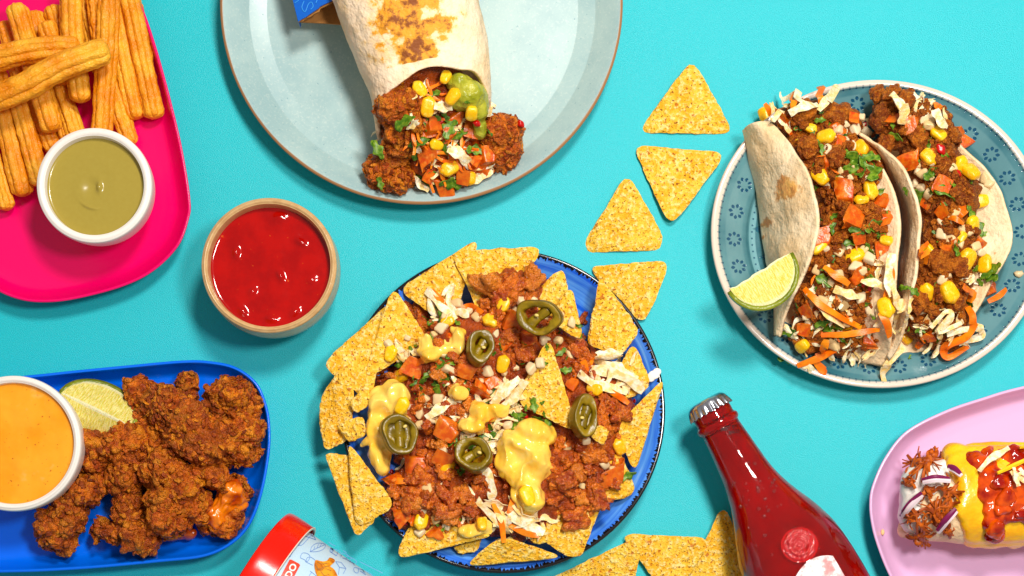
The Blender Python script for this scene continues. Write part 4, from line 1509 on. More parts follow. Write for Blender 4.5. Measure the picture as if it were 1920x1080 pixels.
# ------------------------------------------------------------------ burrito
bur = thing('burrito', 'cut open burrito with griddled stripe on the pale blue plate', 'burrito', P(790, 150, .07))
nu, nv = 150, 160
end_ang = np.linspace(0, 2 * math.pi, nv, endpoint=False)     # 0 = right, pi/2 = top
g = np.zeros((nu, nv, 3))
toast = np.zeros((nu, nv))
ZB = 0.075
ctr = smooth_prof([(720, -140), (742, -60), (762, 0), (790, 90), (807, 170), (812, 250), (815, 290)], 12)
cs_ = np.concatenate([[0], np.cumsum(np.linalg.norm(np.diff(ctr, axis=0), axis=1))])
tot = cs_[-1]
sy = lambda yy: float(np.interp(yy, ctr[:, 1], cs_))
for j, a in enumerate(end_ang):
    top = math.sin(a)
    yend = 160 + 60 * (0.5 - 0.5 * top) * 1.6 - 14 * math.cos(a) * (top > -0.2) + (22 if math.cos(a) < 0 else 10) * abs(math.cos(a)) ** 2 + 3 * math.sin(a * 7)
    se = sy(yend)
    for i in range(nu):
        s = se * i / (nu - 1)
        px, py = np.interp(s, cs_, ctr[:, 0]), np.interp(s, cs_, ctr[:, 1])
        t2 = s / tot
        rx = np.interp(py, [-140, 0, 100, 160, 300], [132, 127, 118, 110, 100])
        rz = np.interp(py, [-140, 0, 160, 300], [0.40, 0.37, 0.31, 0.25])
        zc = ZB + rz
        q = P(px, py, 0.36)
        dx, dy = np.interp(s + 2, cs_, ctr[:, 0]) - np.interp(s - 2, cs_, ctr[:, 0]), np.interp(s + 2, cs_, ctr[:, 1]) - np.interp(s - 2, cs_, ctr[:, 1])
        l = math.hypot(dx, dy) + 1e-9
        sx_, sy_ = dy / l, dx / l
        ca = math.copysign(abs(math.cos(a)) ** 0.85, math.cos(a))
        sa = math.copysign(abs(top) ** 0.85, top)
        q = q + np.array([sx_, sy_, 0]) * U(rx, .36) * ca
        q[2] = zc + rz * sa
        g[i, j] = q
        toast[i, j] = 1 - abs((px + rx * ca) - np.interp(py, [-100, 0, 60, 100, 150], [732, 748, 770, 784, 792])) / np.interp(py, [-100, 0, 80, 150], [112, 108, 96, 80]) if top > 0 and py < 144 else -0.5
fl = g.reshape(-1, 3)
nn = fl - np.repeat(np.array([P(np.interp(0, [0], [0]), 0, 0)]), len(fl), 0) * 0
wr = 0.014 * fbm(fl * np.array([5, 2.2, 5]), 3, 4) + 0.006 * fbm(fl * 14, 2, 5)
cen = np.repeat(g.mean(1, keepdims=True), nv, 1).reshape(-1, 3)
dr = fl - cen
dr /= np.linalg.norm(dr, axis=1, keepdims=True) + 1e-9
g = (fl + dr * wr[:, None]).reshape(nu, nv, 3)
g2 = np.concatenate([g, g[:, :1]], 1)
v, f = sheet(g2, 0.028)
tv = np.concatenate([np.concatenate([toast, toast[:, :1]], 1).reshape(-1), np.full(nu * (nv + 1), -0.5)])
# make sure the toasted side is the outer one
if (v[:nu * (nv + 1)] - np.repeat(g2.mean(1, keepdims=True), nv + 1, 1).reshape(-1, 3)).__pow__(2).sum() < (v[nu * (nv + 1):] - np.repeat(g2.mean(1, keepdims=True), nv + 1, 1).reshape(-1, 3)).__pow__(2).sum():
    tv = tv[::-1].copy() if False else np.concatenate([tv[nu * (nv + 1):], tv[:nu * (nv + 1)]])
obj('tortilla', v, f, M['tortilla'], parent=bur, attrs={'toast': tv})

v, f = union([ell(805, 190, .34, 88, 50, .22), ell(810, 240, .26, 82, 50, .19), ell(830, 290, .2, 76, 50, .13), ell(850, 320, .17, 56, 30, .1), ell(790, 150, .36, 85, 50, .2)], 0.018, 5)
v = v + vnormals(v, f) * (0.03 * fbm(v * 7, 3, 3))[:, None]
obj('filling_core', v, f, M['bed'], parent=bur)
BB = [bvh(v, f)]
for i, el in enumerate([[ell(745, 200, .48, 30, 32, .13), ell(762, 225, .46, 26, 24, .11), ell(768, 192, .50, 20, 18, .1)], [ell(757, 252, .38, 24, 16, .1)],
                        [ell(722, 318, .2, 30, 30, .12), ell(745, 335, .18, 24, 24, .11), ell(710, 335, .16, 16, 16, .09)], [ell(738, 285, .28, 22, 20, .11), ell(755, 275, .3, 18, 16, .1)],
                        [ell(930, 250, .24, 24, 26, .12), ell(950, 250, .22, 22, 22, .11), ell(940, 290, .18, 24, 22, .11), ell(958, 285, .17, 16, 20, .1)]]):
    el = [(a_, tuple(q * 1.18 for q in b_), c_) for a_, b_, c_ in el]
    v, f, cr = crusty(el, 30 + i * 3, amp=0.85, big=0.6)
    o = obj('chicken_bite', v, f, M['crust'], parent=bur, attrs={'crust': cr})
    flakes(v, f, i + 60, o, 130, .008, .024)
    BB.append(bvh(v, f))
v, f = union([ell(862, 156, .56, 24, 14, .08), ell(880, 178, .54, 32, 30, .12), ell(866, 190, .52, 22, 20, .1), ell(898, 205, .46, 18, 24, .1), ell(900, 236, .38, 15, 24, .09), ell(905, 190, .46, 12, 26, .1)], 0.012, 4)
v = v + vnormals(v, f) * (0.02 * fbm(v * 10, 3, 6) + 0.006 * vnoise(v * 45, 2))[:, None]
obj('guacamole', v, f, M['guac'], parent=bur)
BG = BB + [bvh(v, f)]
r_ = random.Random(5)
for x, y in scatter([(800, 178, 22), (815, 200, 20), (800, 250, 40), (850, 262, 42), (830, 300, 48), (870, 310, 42), (820, 330, 34), (712, 250, 10), (910, 320, 20)], 10, 62, r_):
    put('cabbage_shred', CAB, x, y, r_.choice([9, 12, 15]), BB, bur, lift=0.3, flat=0.5)
for x, y in scatter([(805, 172, 20), (815, 265, 46), (850, 275, 44), (840, 310, 40), (875, 290, 26), (770, 262, 20)], 10, 48, r_):
    put('carrot_shred', CAR, x, y, r_.choice([13, 17, 21]), BB, bur, lift=0.45, flat=0.4)
for x, y, s in [(813, 238, 17), (881, 241, 18), (916, 291, 21), (903, 315, 22), (797, 292, 18), (834, 342, 18), (866, 331, 16), (854, 222, 14), (842, 250, 13), (892, 262, 12), (806, 325, 13), (890, 300, 14)]:
    put('tomato_dice', TOM, x, y, s * .84, BB, bur, lift=0.4, flat=0.35)
for x, y, s in [(788, 170, 15), (802, 198, 18), (853, 184, 16), (886, 205, 15), (844, 313, 17), (881, 331, 12), (819, 267, 13), (840, 148, 13)]:
    put('corn_kernel', KER, x, y, s, BG, bur, lift=0.5, flat=0.35)
for x, y, s, a in [(765, 232, 22, -20), (806, 225, 18, -35), (840, 240, 18, -60), (860, 248, 18, -30), (782, 270, 21, -15), (780, 285, 16, 10), (833, 270, 15, 80), (885, 283, 16, 0), (810, 178, 14, -15), (835, 218, 12, 60), (845, 335, 19, 15), (862, 340, 15, -60), (812, 353, 18, 10), (782, 335, 14, 60), (713, 280, 18, 60), (768, 355, 15, 10), (716, 340, 12, 80), (812, 322, 10, 0), (818, 290, 10, 40), (912, 248, 9, 30), (855, 270, 10, 0), (800, 300, 10, 0), (876, 190, 5, 0)]:
    put('herb_leaf', LEAF, x, y, s * 1.12, BG, bur, lift=0.45, flat=0.35, rot=a)
for x, y, s in [(895, 228, 6), (826, 226, 6), (973, 234, 6)]:
    put('chilli_bit', CHI, x, y, s, BG, bur, lift=0.8)
for pts, wd in [([(885, 345, .02), (905, 335, .03), (925, 320, .02)], 6), ([(840, 288, .06), (862, 296, .08), (878, 312, .06)], 9), ([(815, 205, .05), (832, 208, .05), (848, 204, .04)], 9), ([(780, 340, .05), (790, 352, .04), (805, 360, .02)], 6), ([(915, 225, .05), (920, 210, .05), (925, 200, .05)], 7)]:
    strip(pts, wd, BB, bur, 'cabbage', 'cabbage_shred', th=0.25)

# torn card sleeve beside the burrito
sl = thing('card_sleeve', 'torn blue printed cardboard sleeve beside the burrito', 'cardboard sleeve', P(590, -20, .1))
ed = [(560, 40), (566, 36), (573, 31), (580, 27), (588, 22), (598, 16), (600, 12), (608, 8), (618, 3), (628, -3), (640, -12), (650, -60)]
def panel(name, pts, z0, z1, th, mat):
    """flat board through pixels, height from z0 at the first fold edge to z1"""
    q = np.array(pts, float)
    xs = (q[:, 0] - q[:, 0].min()) / (np.ptp(q[:, 0]) + 1e-9)
    zz = z0 + (z1 - z0) * xs
    top = np.array([P(a, e, h) for (a, e), h in zip(q, zz)])
    n = len(q)
    v = np.vstack([top, top - [0, 0, th]])
    f = [list(range(n))[::-1], list(range(n, 2 * n))] + [[i, (i + 1) % n, n + (i + 1) % n, n + i] for i in range(n)]
    o = obj(name, v, f, mat, parent=sl, smooth=False)
    bm = bmesh.new()
    bm.from_mesh(o.data)
    bmesh.ops.recalc_face_normals(bm, faces=bm.faces)
    bm.to_mesh(o.data)
    bm.free()
    return o, top
pb, _ = panel('printed_face', [(546, -12), (559, 40)] + [(a + RNG.uniform(-.6, .6), e + RNG.uniform(-.8, .8)) for a, e in ed[1:]] + [(650, -100), (525, -100)], .40, .50, .012, M['card_blue'])
pr_, _ = panel('torn_edge', [(559.5, 41)] + [(a + 1.6 + RNG.uniform(-1, 1.5), e + 3.5 + RNG.uniform(-1.5, 2)) for a, e in ed[1:]] + [(650, -100), (540, -100)], .385, .485, .012, M['kraft'])
panel('inner_face', [(562, 41), (580, 42), (600, 43), (615, 44), (628, 45), (645, 46), (660, -100), (530, -100)], .30, .26, .014, M['kraft'])
panel('fold', [(546, -12), (558.5, 40), (560.5, 43.5), (561.5, 38), (550, -14), (530, -100), (524, -100)], .39, .39, .09, M['card_blue'])
lv, lf = [], []
for pts in [[(570, 2), (566, 14), (572, 22), (578, 8), (584, 4), (587, 12), (582, 18)], [(592, 6), (597, -4), (606, -8)], [(552, 6), (560, 0), (566, -8)]]:
    q = smooth_prof(pts, 6)
    zq = .4 + .1 * (q[:, 0] - 525) / 125 + .003
    path = np.array([P(a, e, h) for (a, e), h in zip(q, zq)])
    a, bq = tube(path, 0.0022, np.array([(-1, -.3), (1, -.3), (1, .3), (-1, .3)]))
    lf += [[k + sum(len(t) for t in lv) for k in ff] for ff in bq]
    lv.append(a)
obj('printed_line', np.vstack(lv), lf, M['card_line'], parent=sl)


# ------------------------------------------------------------------ tacos
def taco(label, Fe, L, Rr, zf, zl, zr, mid, toasts, seed):
    """folded tortilla: free edge F over the fold L, along the plate to the free edge R (pixel curves, top to bottom)"""
    r = thing('taco', label, 'taco', np.array([*P(*L[len(L) // 2])[:2], .065]), 'tacos on the teal plate')
    nv_ = 110
    def curve(pts, z):
        q = smooth_prof(pts, 10)
        s = np.concatenate([[0], np.cumsum(np.linalg.norm(np.diff(q, axis=0), axis=1))])
        t = np.linspace(0, s[-1], nv_)
        q = np.stack([np.interp(t, s, q[:, k]) for k in range(2)], 1)
        zz = np.interp(np.linspace(0, 1, nv_), np.linspace(0, 1, len(z)), z)
        return np.array([P(a, e, h) for (a, e), h in zip(q, zz)])
    A, Bq, C = curve(Fe, zf), curve(L, zl), curve(Rr, zr)
    g = np.zeros((nv_, 90, 3))
    for i in range(nv_):
        a, b_, e = A[i], Bq[i], C[i]
        m1 = (a * .5 + b_ * .5) + np.array([-0.02, 0, 0.05])
        lo = np.array([b_[0] + 0.03, b_[1], 0.10])
        lo2 = np.array([b_[0] * .55 + e[0] * .45, (b_[1] + e[1]) / 2, 0.085])
        m2 = np.array([b_[0] * mid + e[0] * (1 - mid), (b_[1] * mid + e[1] * (1 - mid)), 0.10 + (e[2] - .1) * 0.42])
        q = smooth_prof([a, m1, b_, lo, lo2, m2, e], 16)
        s = np.concatenate([[0], np.cumsum(np.linalg.norm(np.diff(q, axis=0), axis=1))])
        t = np.linspace(0, s[-1], 90)
        g[i] = np.stack([np.interp(t, s, q[:, k]) for k in range(3)], 1)
    fl = g.reshape(-1, 3)
    fl = fl + np.stack([0.016 * fbm(fl * 4.5, 2, seed), 0.008 * vnoise(fl * 7, seed + 1), 0.02 * fbm(fl * 5, 2, seed + 2)], 1)
    g = fl.reshape(nv_, 90, 3)
    tb = np.full(len(fl), -0.3)
    for (tx, ty, tr, tk) in toasts:
        w0 = P(tx, ty, .45)
        d = np.hypot(fl[:, 0] - w0[0], (fl[:, 1] - w0[1]) * 0.75) / U(tr)
        on = (np.arange(len(fl)) % 90) < 45
        tb = np.maximum(tb, np.where(on | (tk < 0), 0.9 * abs(tk) - d * 0.5, -0.3))
    v, f = sheet(g, 0.018)
    obj('tortilla', v, f, M['soft_tortilla'], parent=r, attrs={'toast': np.concatenate([tb, tb])})
    return r, bvh(v, f)


t1, T1B = taco('taco on the left with toasted spot on its folded tortilla',
               [(1442, 232), (1480, 268), (1514, 328), (1533, 400), (1528, 450), (1510, 510), (1482, 570), (1464, 632)],
               [(1398, 238), (1408, 290), (1424, 350), (1433, 420), (1442, 480), (1452, 540), (1456, 590), (1456, 628)],
               [(1600, 248), (1632, 280), (1655, 312), (1681, 373), (1689, 429), (1682, 500), (1678, 584), (1664, 690)],
               [.42, .62, .70, .66, .55, .32], [.28, .2, .17, .16, .16, .18], [.34, .50, .56, .56, .5, .2], .35,
               [(1476, 356, 20, 1.0), (1450, 402, 16, .74), (1447, 425, 12, .66), (1500, 300, 10, .5)], 3)
t2, T2B = taco('taco on the right with its white inner flap open',
               [(1622, 254), (1660, 280), (1690, 312), (1712, 356), (1726, 407), (1727, 451), (1717, 518), (1703, 584), (1684, 650), (1672, 676)],
               [(1606, 250), (1640, 285), (1662, 320), (1686, 375), (1694, 430), (1688, 500), (1682, 580), (1668, 670)],
               [(1786, 262), (1842, 310), (1876, 360), (1893, 407), (1898, 440), (1884, 486), (1862, 525), (1840, 572), (1800, 628), (1740, 654)],
               [.44, .6, .66, .66, .55, .28], [.3, .3, .28, .26, .22, .16], [.3, .33, .34, .34, .28, .12], .3,
               [(1850, 330, 20, -.5), (1880, 470, 14, -.5)], 8)

r_ = random.Random(21)
TX = [(t1, [(1500, 225, .3, 50, 36, .14), (1560, 235, .3, 56, 40, .16), (1545, 300, .32, 58, 60, .2), (1590, 330, .32, 66, 70, .2), (1600, 420, .32, 72, 80, .22), (1590, 500, .3, 82, 70, .2), (1570, 570, .26, 84, 60, .18), (1560, 625, .2, 84, 40, .14), (1640, 600, .22, 40, 60, .14)],
       [(1545, 290, 55), (1600, 340, 60), (1600, 430, 66), (1590, 510, 72), (1630, 590, 36), (1500, 220, 26), (1620, 640, 36), (1490, 265, 30), (1570, 240, 30), (1540, 590, 30)]),
      (t2, [(1690, 210, .3, 52, 34, .16), (1720, 240, .3, 70, 44, .17), (1745, 300, .3, 52, 60, .19), (1775, 370, .28, 56, 70, .19), (1778, 450, .28, 56, 70, .19), (1760, 530, .26, 58, 60, .18), (1745, 600, .2, 56, 44, .14), (1770, 625, .16, 50, 30, .1)],
       [(1690, 205, 40), (1730, 230, 46), (1755, 300, 40), (1775, 370, 44), (1785, 440, 44), (1765, 510, 48), (1740, 570, 40), (1660, 250, 26), (1800, 260, 16)])]
FB = []
for k, (root, els, discs) in enumerate(TX):
    v, f = union([ell(*e) for e in els], 0.012, 6)
    v = v + vnormals(v, f) * (0.03 * fbm(v * 6, 3, 3 + k) + 0.05 * (0.5 - worley(v * 14, k)[0]) + 0.02 * (0.5 - worley(v * 30, k)[0]))[:, None]
    obj('mince_bed', v, f, M['mince'], parent=root)
    tb = [bvh(v, f)]
    FB.append(tb)
    for x, y in scatter(discs, 7.2, 278, r_):
        put('mince_crumb', CRUMB, x, y, r_.choice([4, 5, 6, 7, 8, 11]), tb, root, lift=0.35, flat=1.5)
FB1, FB2 = FB[0] + [T1B], FB[1] + [T2B]
for x, y, s in [(1508, 217, 22), (1500, 262, 20), (1525, 280, 22), (1565, 290, 20)]:
    put('mince_crumb', CRUMB, x, y, s, FB[0], t1, lift=0.5)
for x, y, s in [(1655, 180, 18), (1675, 180, 18), (1700, 188, 18), (1650, 212, 22), (1735, 205, 14), (1720, 255, 22), (1670, 265, 18), (1765, 310, 16), (1755, 500, 26), (1790, 500, 22), (1730, 560, 24), (1800, 590, 20), (1745, 580, 18), (1790, 560, 20), (1875, 485, 8), (1785, 258, 14)]:
    put('mince_crumb', CRUMB, x, y, s, FB[1], t2, lift=0.45)

# fillings of the left taco
for x, y in scatter([(1480, 205, 34), (1530, 640, 56), (1600, 660, 40), (1520, 580, 40), (1560, 555, 40), (1655, 490, 24), (1655, 600, 30)], 9, 80, r_):
    put('cabbage_shred', CAB, x, y, r_.choice([11, 14, 18]), FB1, t1, lift=0.35, flat=0.5)
for pts, wd in [([(1462, 198, .1), (1485, 192, .12), (1505, 205, .08)], 5), ([(1475, 222, .08), (1500, 210, .1), (1528, 205, .08)], 7), ([(1530, 215, .06), (1545, 195, .1), (1556, 180, .1), (1550, 200, .08)], 6), ([(1440, 228, .06), (1455, 235, .1), (1478, 255, .06)], 4), ([(1560, 545, .04), (1585, 555, .05), (1608, 560, .03)], 7), ([(1610, 530, .04), (1640, 537, .05), (1665, 546, .03)], 6), ([(1520, 560, .04), (1545, 590, .05), (1580, 615, .03)], 6), ([(1500, 685, .0), (1515, 690, .04), (1520, 700, 0)], 5), ([(1668, 480, .05), (1660, 520, .06), (1666, 560, .04)], 7), ([(1670, 545, .05), (1680, 580, .05), (1674, 640, .04), (1672, 670, .04)], 8), ([(1690, 655, .05), (1665, 680, .04), (1652, 700, .03), (1656, 718, .0)], 6)]:
    strip(pts, wd, FB1, t1, 'cabbage', 'cabbage_shred', th=0.25)
for pts, wd in [([(1504, 545, .05), (1540, 580, .06), (1610, 618, .04)], 7), ([(1535, 632, .05), (1590, 630, .06), (1645, 622, .04)], 6), ([(1492, 688, .02), (1530, 675, .06), (1566, 658, .04)], 7), ([(1540, 505, .05), (1560, 520, .06), (1588, 537, .04)], 7), ([(1645, 590, .04), (1658, 610, .05), (1664, 635, .03)], 7), ([(1526, 176, .12), (1530, 190, .12), (1532, 202, .08)], 6), ([(1480, 185, .1), (1482, 200, .1), (1480, 215, .08)], 6), ([(1428, 205, .1), (1435, 215, .1), (1440, 224, .06)], 5), ([(1525, 680, .03), (1540, 695, .02), (1548, 700, 0)], 8), ([(1545, 640, .05), (1540, 665, .04)], 8), ([(1660, 500, .05), (1668, 520, .04), (1655, 560, .03)], 6)]:
    strip(pts, wd, FB1, t1, 'carrot', 'carrot_shred', th=0.4)
for x, y, s in [(1472, 228, 19), (1568, 240, 15), (1600, 222, 14), (1582, 365, 24), (1600, 410, 24), (1545, 446, 24), (1655, 380, 18), (1613, 445, 16), (1652, 465, 17), (1605, 520, 19), (1515, 585, 18), (1505, 620, 14), (1473, 655, 18), (1628, 640, 14), (1575, 262, 15), (1662, 410, 15), (1640, 690, 8), (1555, 300, 16), (1495, 600, 12), (1618, 305, 12)]:
    put('tomato_dice', TOM, x, y, s * .74, FB1, t1, lift=0.3, flat=0.35)
for x, y, s in [(1495, 257, 19), (1549, 259, 17), (1545, 328, 18), (1537, 470, 17), (1627, 360, 17), (1616, 380, 13), (1616, 282, 15), (1601, 485, 17), (1665, 575, 19), (1510, 645, 15), (1432, 218, 14), (1592, 610, 10), (1665, 452, 12), (1520, 240, 12)]:
    put('corn_kernel', KER, x, y, s, FB1, t1, lift=0.5, flat=0.4)
for x, y in scatter([(1600, 235, 36), (1570, 275, 30), (1600, 330, 30), (1580, 490, 50), (1530, 590, 40), (1590, 600, 50), (1560, 340, 20)], 12, 56, r_):
    put('onion_dice', ONI, x, y, r_.choice([6, 8, 10]), FB1, t1, lift=0.5, flat=0.6)
for x, y, s, a in [(1605, 300, 22, 60), (1620, 310, 22, 40), (1600, 315, 18, 0), (1632, 330, 22, 95), (1640, 365, 18, -20), (1585, 290, 14, 10), (1628, 300, 16, 20), (1612, 325, 18, 70), (1570, 335, 12, 0), (1630, 425, 20, -30), (1610, 430, 14, 20), (1562, 430, 12, 90), (1665, 400, 9, 20), (1627, 462, 15, 50), (1600, 455, 14, 0), (1650, 440, 10, 0), (1555, 525, 20, 30), (1565, 530, 12, 0), (1500, 575, 11, 80), (1555, 608, 18, 40), (1545, 602, 14, -20), (1485, 625, 14, 0), (1490, 668, 16, 60), (1475, 674, 16, 10), (1500, 665, 14, -30), (1580, 640, 12, 30), (1630, 520, 10, 0), (1600, 500, 9, 40), (1500, 240, 10, 0), (1540, 225, 10, 0), (1590, 255, 9, 0), (1478, 258, 8, 60), (1540, 280, 10, 80), (1610, 250, 9, 50), (1590, 478, 13, 60), (1570, 610, 10, 0), (1545, 690, 10, 20)]:
    put('herb_leaf', LEAF, x, y, s * 1.15, FB1, t1, lift=0.4, flat=0.6, rot=a)
for x, y in [(1620, 235), (1620, 530), (1630, 540), (1595, 585), (1620, 450), (1540, 545), (1470, 660)]:
    put('chilli_bit', CHI, x, y, 5, FB1, t1, lift=0.8)
for x, y in scatter([(1560, 300, 60), (1600, 420, 60), (1590, 520, 60), (1540, 610, 50), (1600, 600, 40), (1520, 230, 40)], 14, 46, r_):
    put('herb_leaf', LEAF, x, y, r_.choice([5, 6, 8, 10]), FB1, t1, lift=0.5, flat=0.7)
for x, y in scatter([(1580, 320, 50), (1600, 450, 60), (1580, 540, 60), (1530, 630, 50)], 22, 20, r_):
    put('carrot_shred', CAR, x, y, r_.choice([8, 11, 14]), FB1, t1, lift=0.5, flat=0.5)
for x, y in scatter([(1720, 230, 50), (1760, 320, 40), (1780, 420, 50), (1770, 520, 50), (1740, 600, 40)], 14, 46, r_):
    put('herb_leaf', LEAF, x, y, r_.choice([5, 6, 8, 10]), FB2, t2, lift=0.5, flat=0.7)
# fillings of the right taco
for x, y in scatter([(1760, 610, 44), (1800, 620, 24), (1720, 590, 30), (1720, 190, 20), (1755, 225, 18), (1830, 520, 24), (1700, 620, 14)], 9, 48, r_):
    put('cabbage_shred', CAB, x, y, r_.choice([11, 14, 18]), FB2, t2, lift=0.35, flat=0.6)
for pts, wd in [([(1664, 185, .08), (1680, 205, .1), (1690, 230, .06)], 7), ([(1690, 205, .1), (1686, 225, .08), (1684, 240, .06)], 7), ([(1745, 215, .08), (1755, 235, .08), (1770, 245, .05)], 7), ([(1740, 618, .04), (1765, 590, .08), (1775, 598, .08), (1755, 625, .05), (1790, 612, .06), (1800, 605, .04)], 5), ([(1770, 630, .04), (1810, 620, .06), (1828, 622, .06), (1835, 632, .04), (1815, 640, .02), (1795, 648, .02)], 5), ([(1825, 610, .04), (1833, 620, .05), (1834, 630, .03)], 5)]:
    strip(pts, wd, FB2, t2, 'cabbage', 'cabbage_shred', th=0.3)
for pts, wd in [([(1807, 580, .06), (1817, 605, .08), (1805, 635, .06), (1775, 648, .03), (1765, 660, .02), (1775, 672, .02), (1810, 652, .03)], 8), ([(1800, 540, .05), (1815, 555, .05), (1812, 570, .04)], 8), ([(1735, 630, .04), (1722, 645, .03), (1715, 655, .02)], 7), ([(1845, 570, .06), (1865, 560, .05), (1882, 545, .03)], 6), ([(1728, 500, .06), (1722, 480, .07), (1726, 465, .05)], 5), ([(1745, 200, .06), (1752, 207, .06), (1758, 212, .04)], 6), ([(1800, 425, .05), (1785, 415, .05), (1775, 412, .03)], 5)]:
    strip(pts, wd, FB2, t2, 'carrot', 'carrot_shred', th=0.4)
for x, y, s in [(1708, 227, 19), (1670, 222, 14), (1715, 300, 19), (1720, 355, 22), (1735, 375, 18), (1770, 345, 20), (1805, 265, 18), (1800, 400, 14), (1830, 455, 15), (1770, 400, 16), (1745, 630, 14), (1780, 460, 14), (1855, 545, 16), (1750, 285, 14), (1790, 250, 14)]:
    put('tomato_dice', TOM, x, y, s * .74, FB2, t2, lift=0.3, flat=0.35)
for x, y, s in [(1756, 253, 15), (1743, 300, 16), (1794, 305, 16), (1815, 328, 18), (1840, 378, 17), (1818, 418, 17), (1746, 470, 17), (1806, 482, 21), (1802, 447, 12), (1850, 498, 18), (1778, 550, 20), (1735, 545, 17), (1697, 635, 12)]:
    put('corn_kernel', KER, x, y, s, FB2, t2, lift=0.5, flat=0.4)
for x, y in scatter([(1730, 230, 30), (1845, 350, 18), (1755, 330, 40), (1790, 430, 30), (1770, 520, 30), (1830, 470, 16)], 11, 40, r_):
    put('onion_dice', ONI, x, y, r_.choice([6, 8, 10]), FB2, t2, lift=0.5, flat=0.6)
for x, y, s, a in [(1682, 253, 15, 20), (1733, 362, 24, 35), (1712, 340, 20, 50), (1770, 365, 24, 25), (1788, 352, 12, 40), (1745, 318, 18, -30), (1748, 300, 10, 80), (1690, 300, 16, 30), (1700, 310, 14, -20), (1715, 310, 10, 60), (1742, 275, 10, 90), (1770, 292, 9, 0), (1800, 252, 10, 0), (1730, 240, 10, 40), (1760, 215, 9, 80), (1815, 398, 15, 60), (1835, 425, 18, 60), (1838, 440, 14, 0), (1848, 505, 9, 40), (1866, 510, 18, -30), (1860, 520, 16, 20), (1792, 470, 12, 70), (1785, 455, 12, 0), (1826, 500, 12, -20), (1815, 565, 16, 40), (1808, 575, 14, 60), (1755, 530, 8, 0), (1700, 540, 14, 10), (1712, 545, 12, 40), (1726, 620, 9, 0), (1763, 557, 5, 0), (1840, 530, 9, 60), (1703, 358, 9, 60), (1680, 345, 5, 0), (1708, 670, 9, -20), (1820, 338, 6, 80)]:
    put('herb_leaf', LEAF, x, y, s * 1.15, FB2, t2, lift=0.4, flat=0.6, rot=a)
for x, y, s in [(1764, 283, 9), (1793, 328, 6), (1695, 630, 5), (1838, 375, 5)]:
    put('chilli_bit', CHI, x, y, s, FB2, t2, lift=0.8)

# ------------------------------------------------------------------ bottle
AX0 = np.array([1322.0, 752.0])
AXD = np.array([0.492, 0.870])
AXD /= np.linalg.norm(AXD)
bot = thing('drink_bottle', 'red drink bottle with steel crown cap lying on the table', 'bottle', P(1500, 1050, 0))
# (s, r) in px from the cap end
GPR = [(14, 0), (14, 30), (18, 36), (28, 38), (40, 38), (45, 42), (51, 42.5), (56, 40), (60, 37.5), (90, 40), (130, 43.5), (165, 48), (200, 57), (235, 71), (270, 86), (300, 96), (330, 102), (370, 105), (430, 106), (600, 106), (700, 106), (712, 100), (714, 0)]


def axis_lathe(prof, origin_px, dir_px, zfun, n=96, per=5):
    """lathe lying on the table; prof (s px, r px), zfun(s) axis height in units"""
    prof = smooth_prof(prof, per)
    prof[:, 1] = np.maximum(prof[:, 1], 0)
    th = np.linspace(0, 2 * math.pi, n, endpoint=False)
    o = P(*origin_px, 0)
    d = np.array([dir_px[0], -dir_px[1], 0])
    sd = np.array([d[1], -d[0], 0])
    g = np.zeros((n, len(prof), 3))
    for j, (s, r) in enumerate(prof):
        ce = o + d * s * S
        g[:, j] = ce + np.outer(np.cos(th), sd) * r * S
        g[:, j, 2] = zfun(s) + np.sin(th) * r * S
    return g.reshape(-1, 3), grid_faces(n, len(prof), close_u=True)


zax = lambda s: 0.355
BK = 0.966
sc_ = lambda pr, k: [(s * BK, max(0, r * BK - k)) for s, r in pr]
bo = P(*AX0, .355)
AXO = np.array([NX + bo[0] / S, NY - bo[1] / S])
v, f = axis_lathe(sc_(GPR, 0), AXO, AXD, zax)
# relief on the shoulder: low ridges and an embossed round seal
nn = vnormals(v, f)
o3 = P(*AXO, 0)
sv = ((v - [o3[0], o3[1], 0]) @ np.array([AXD[0], -AXD[1], 0])) / S
th_ = np.arctan2(v[:, 2] - .355, (v - [o3[0], o3[1], 0]) @ np.array([-AXD[1], -AXD[0], 0]))
v = v + nn * (0.004 * fbm(np.stack([sv * .03, th_ * 1.5, 0 * sv], 1), 2, 4) * (sv > 60))[:, None]
if ((v - v.mean(0)) * nn).sum() < 0:
    f = [q[::-1] for q in f]
obj('glass', v, f, M['glass'], parent=bot)
GB = [bvh(v, f)]
LPR = [(62, 0), (62, 26), (66, 33)] + [(s, r - 6) for s, r in GPR if 84 < s < 700] + [(704, 92), (705, 0)]
v, f = axis_lathe([(s * BK, r * BK) for s, r in LPR], AXO, AXD, zax)
obj('drink', v, f, M['drink'], parent=bot)
# the neck above the drink also reads red: the drink fills it up to the cap
v, f = axis_lathe([(s * BK, r * BK) for s, r in [(17, 0), (17, 30), (28, 34.5), (40, 35), (47, 38), (56, 36), (61.5, 33), (61.6, 0)]], AXO, AXD, zax)
obj('drink_neck', v, f, M['drink'], parent=bot)
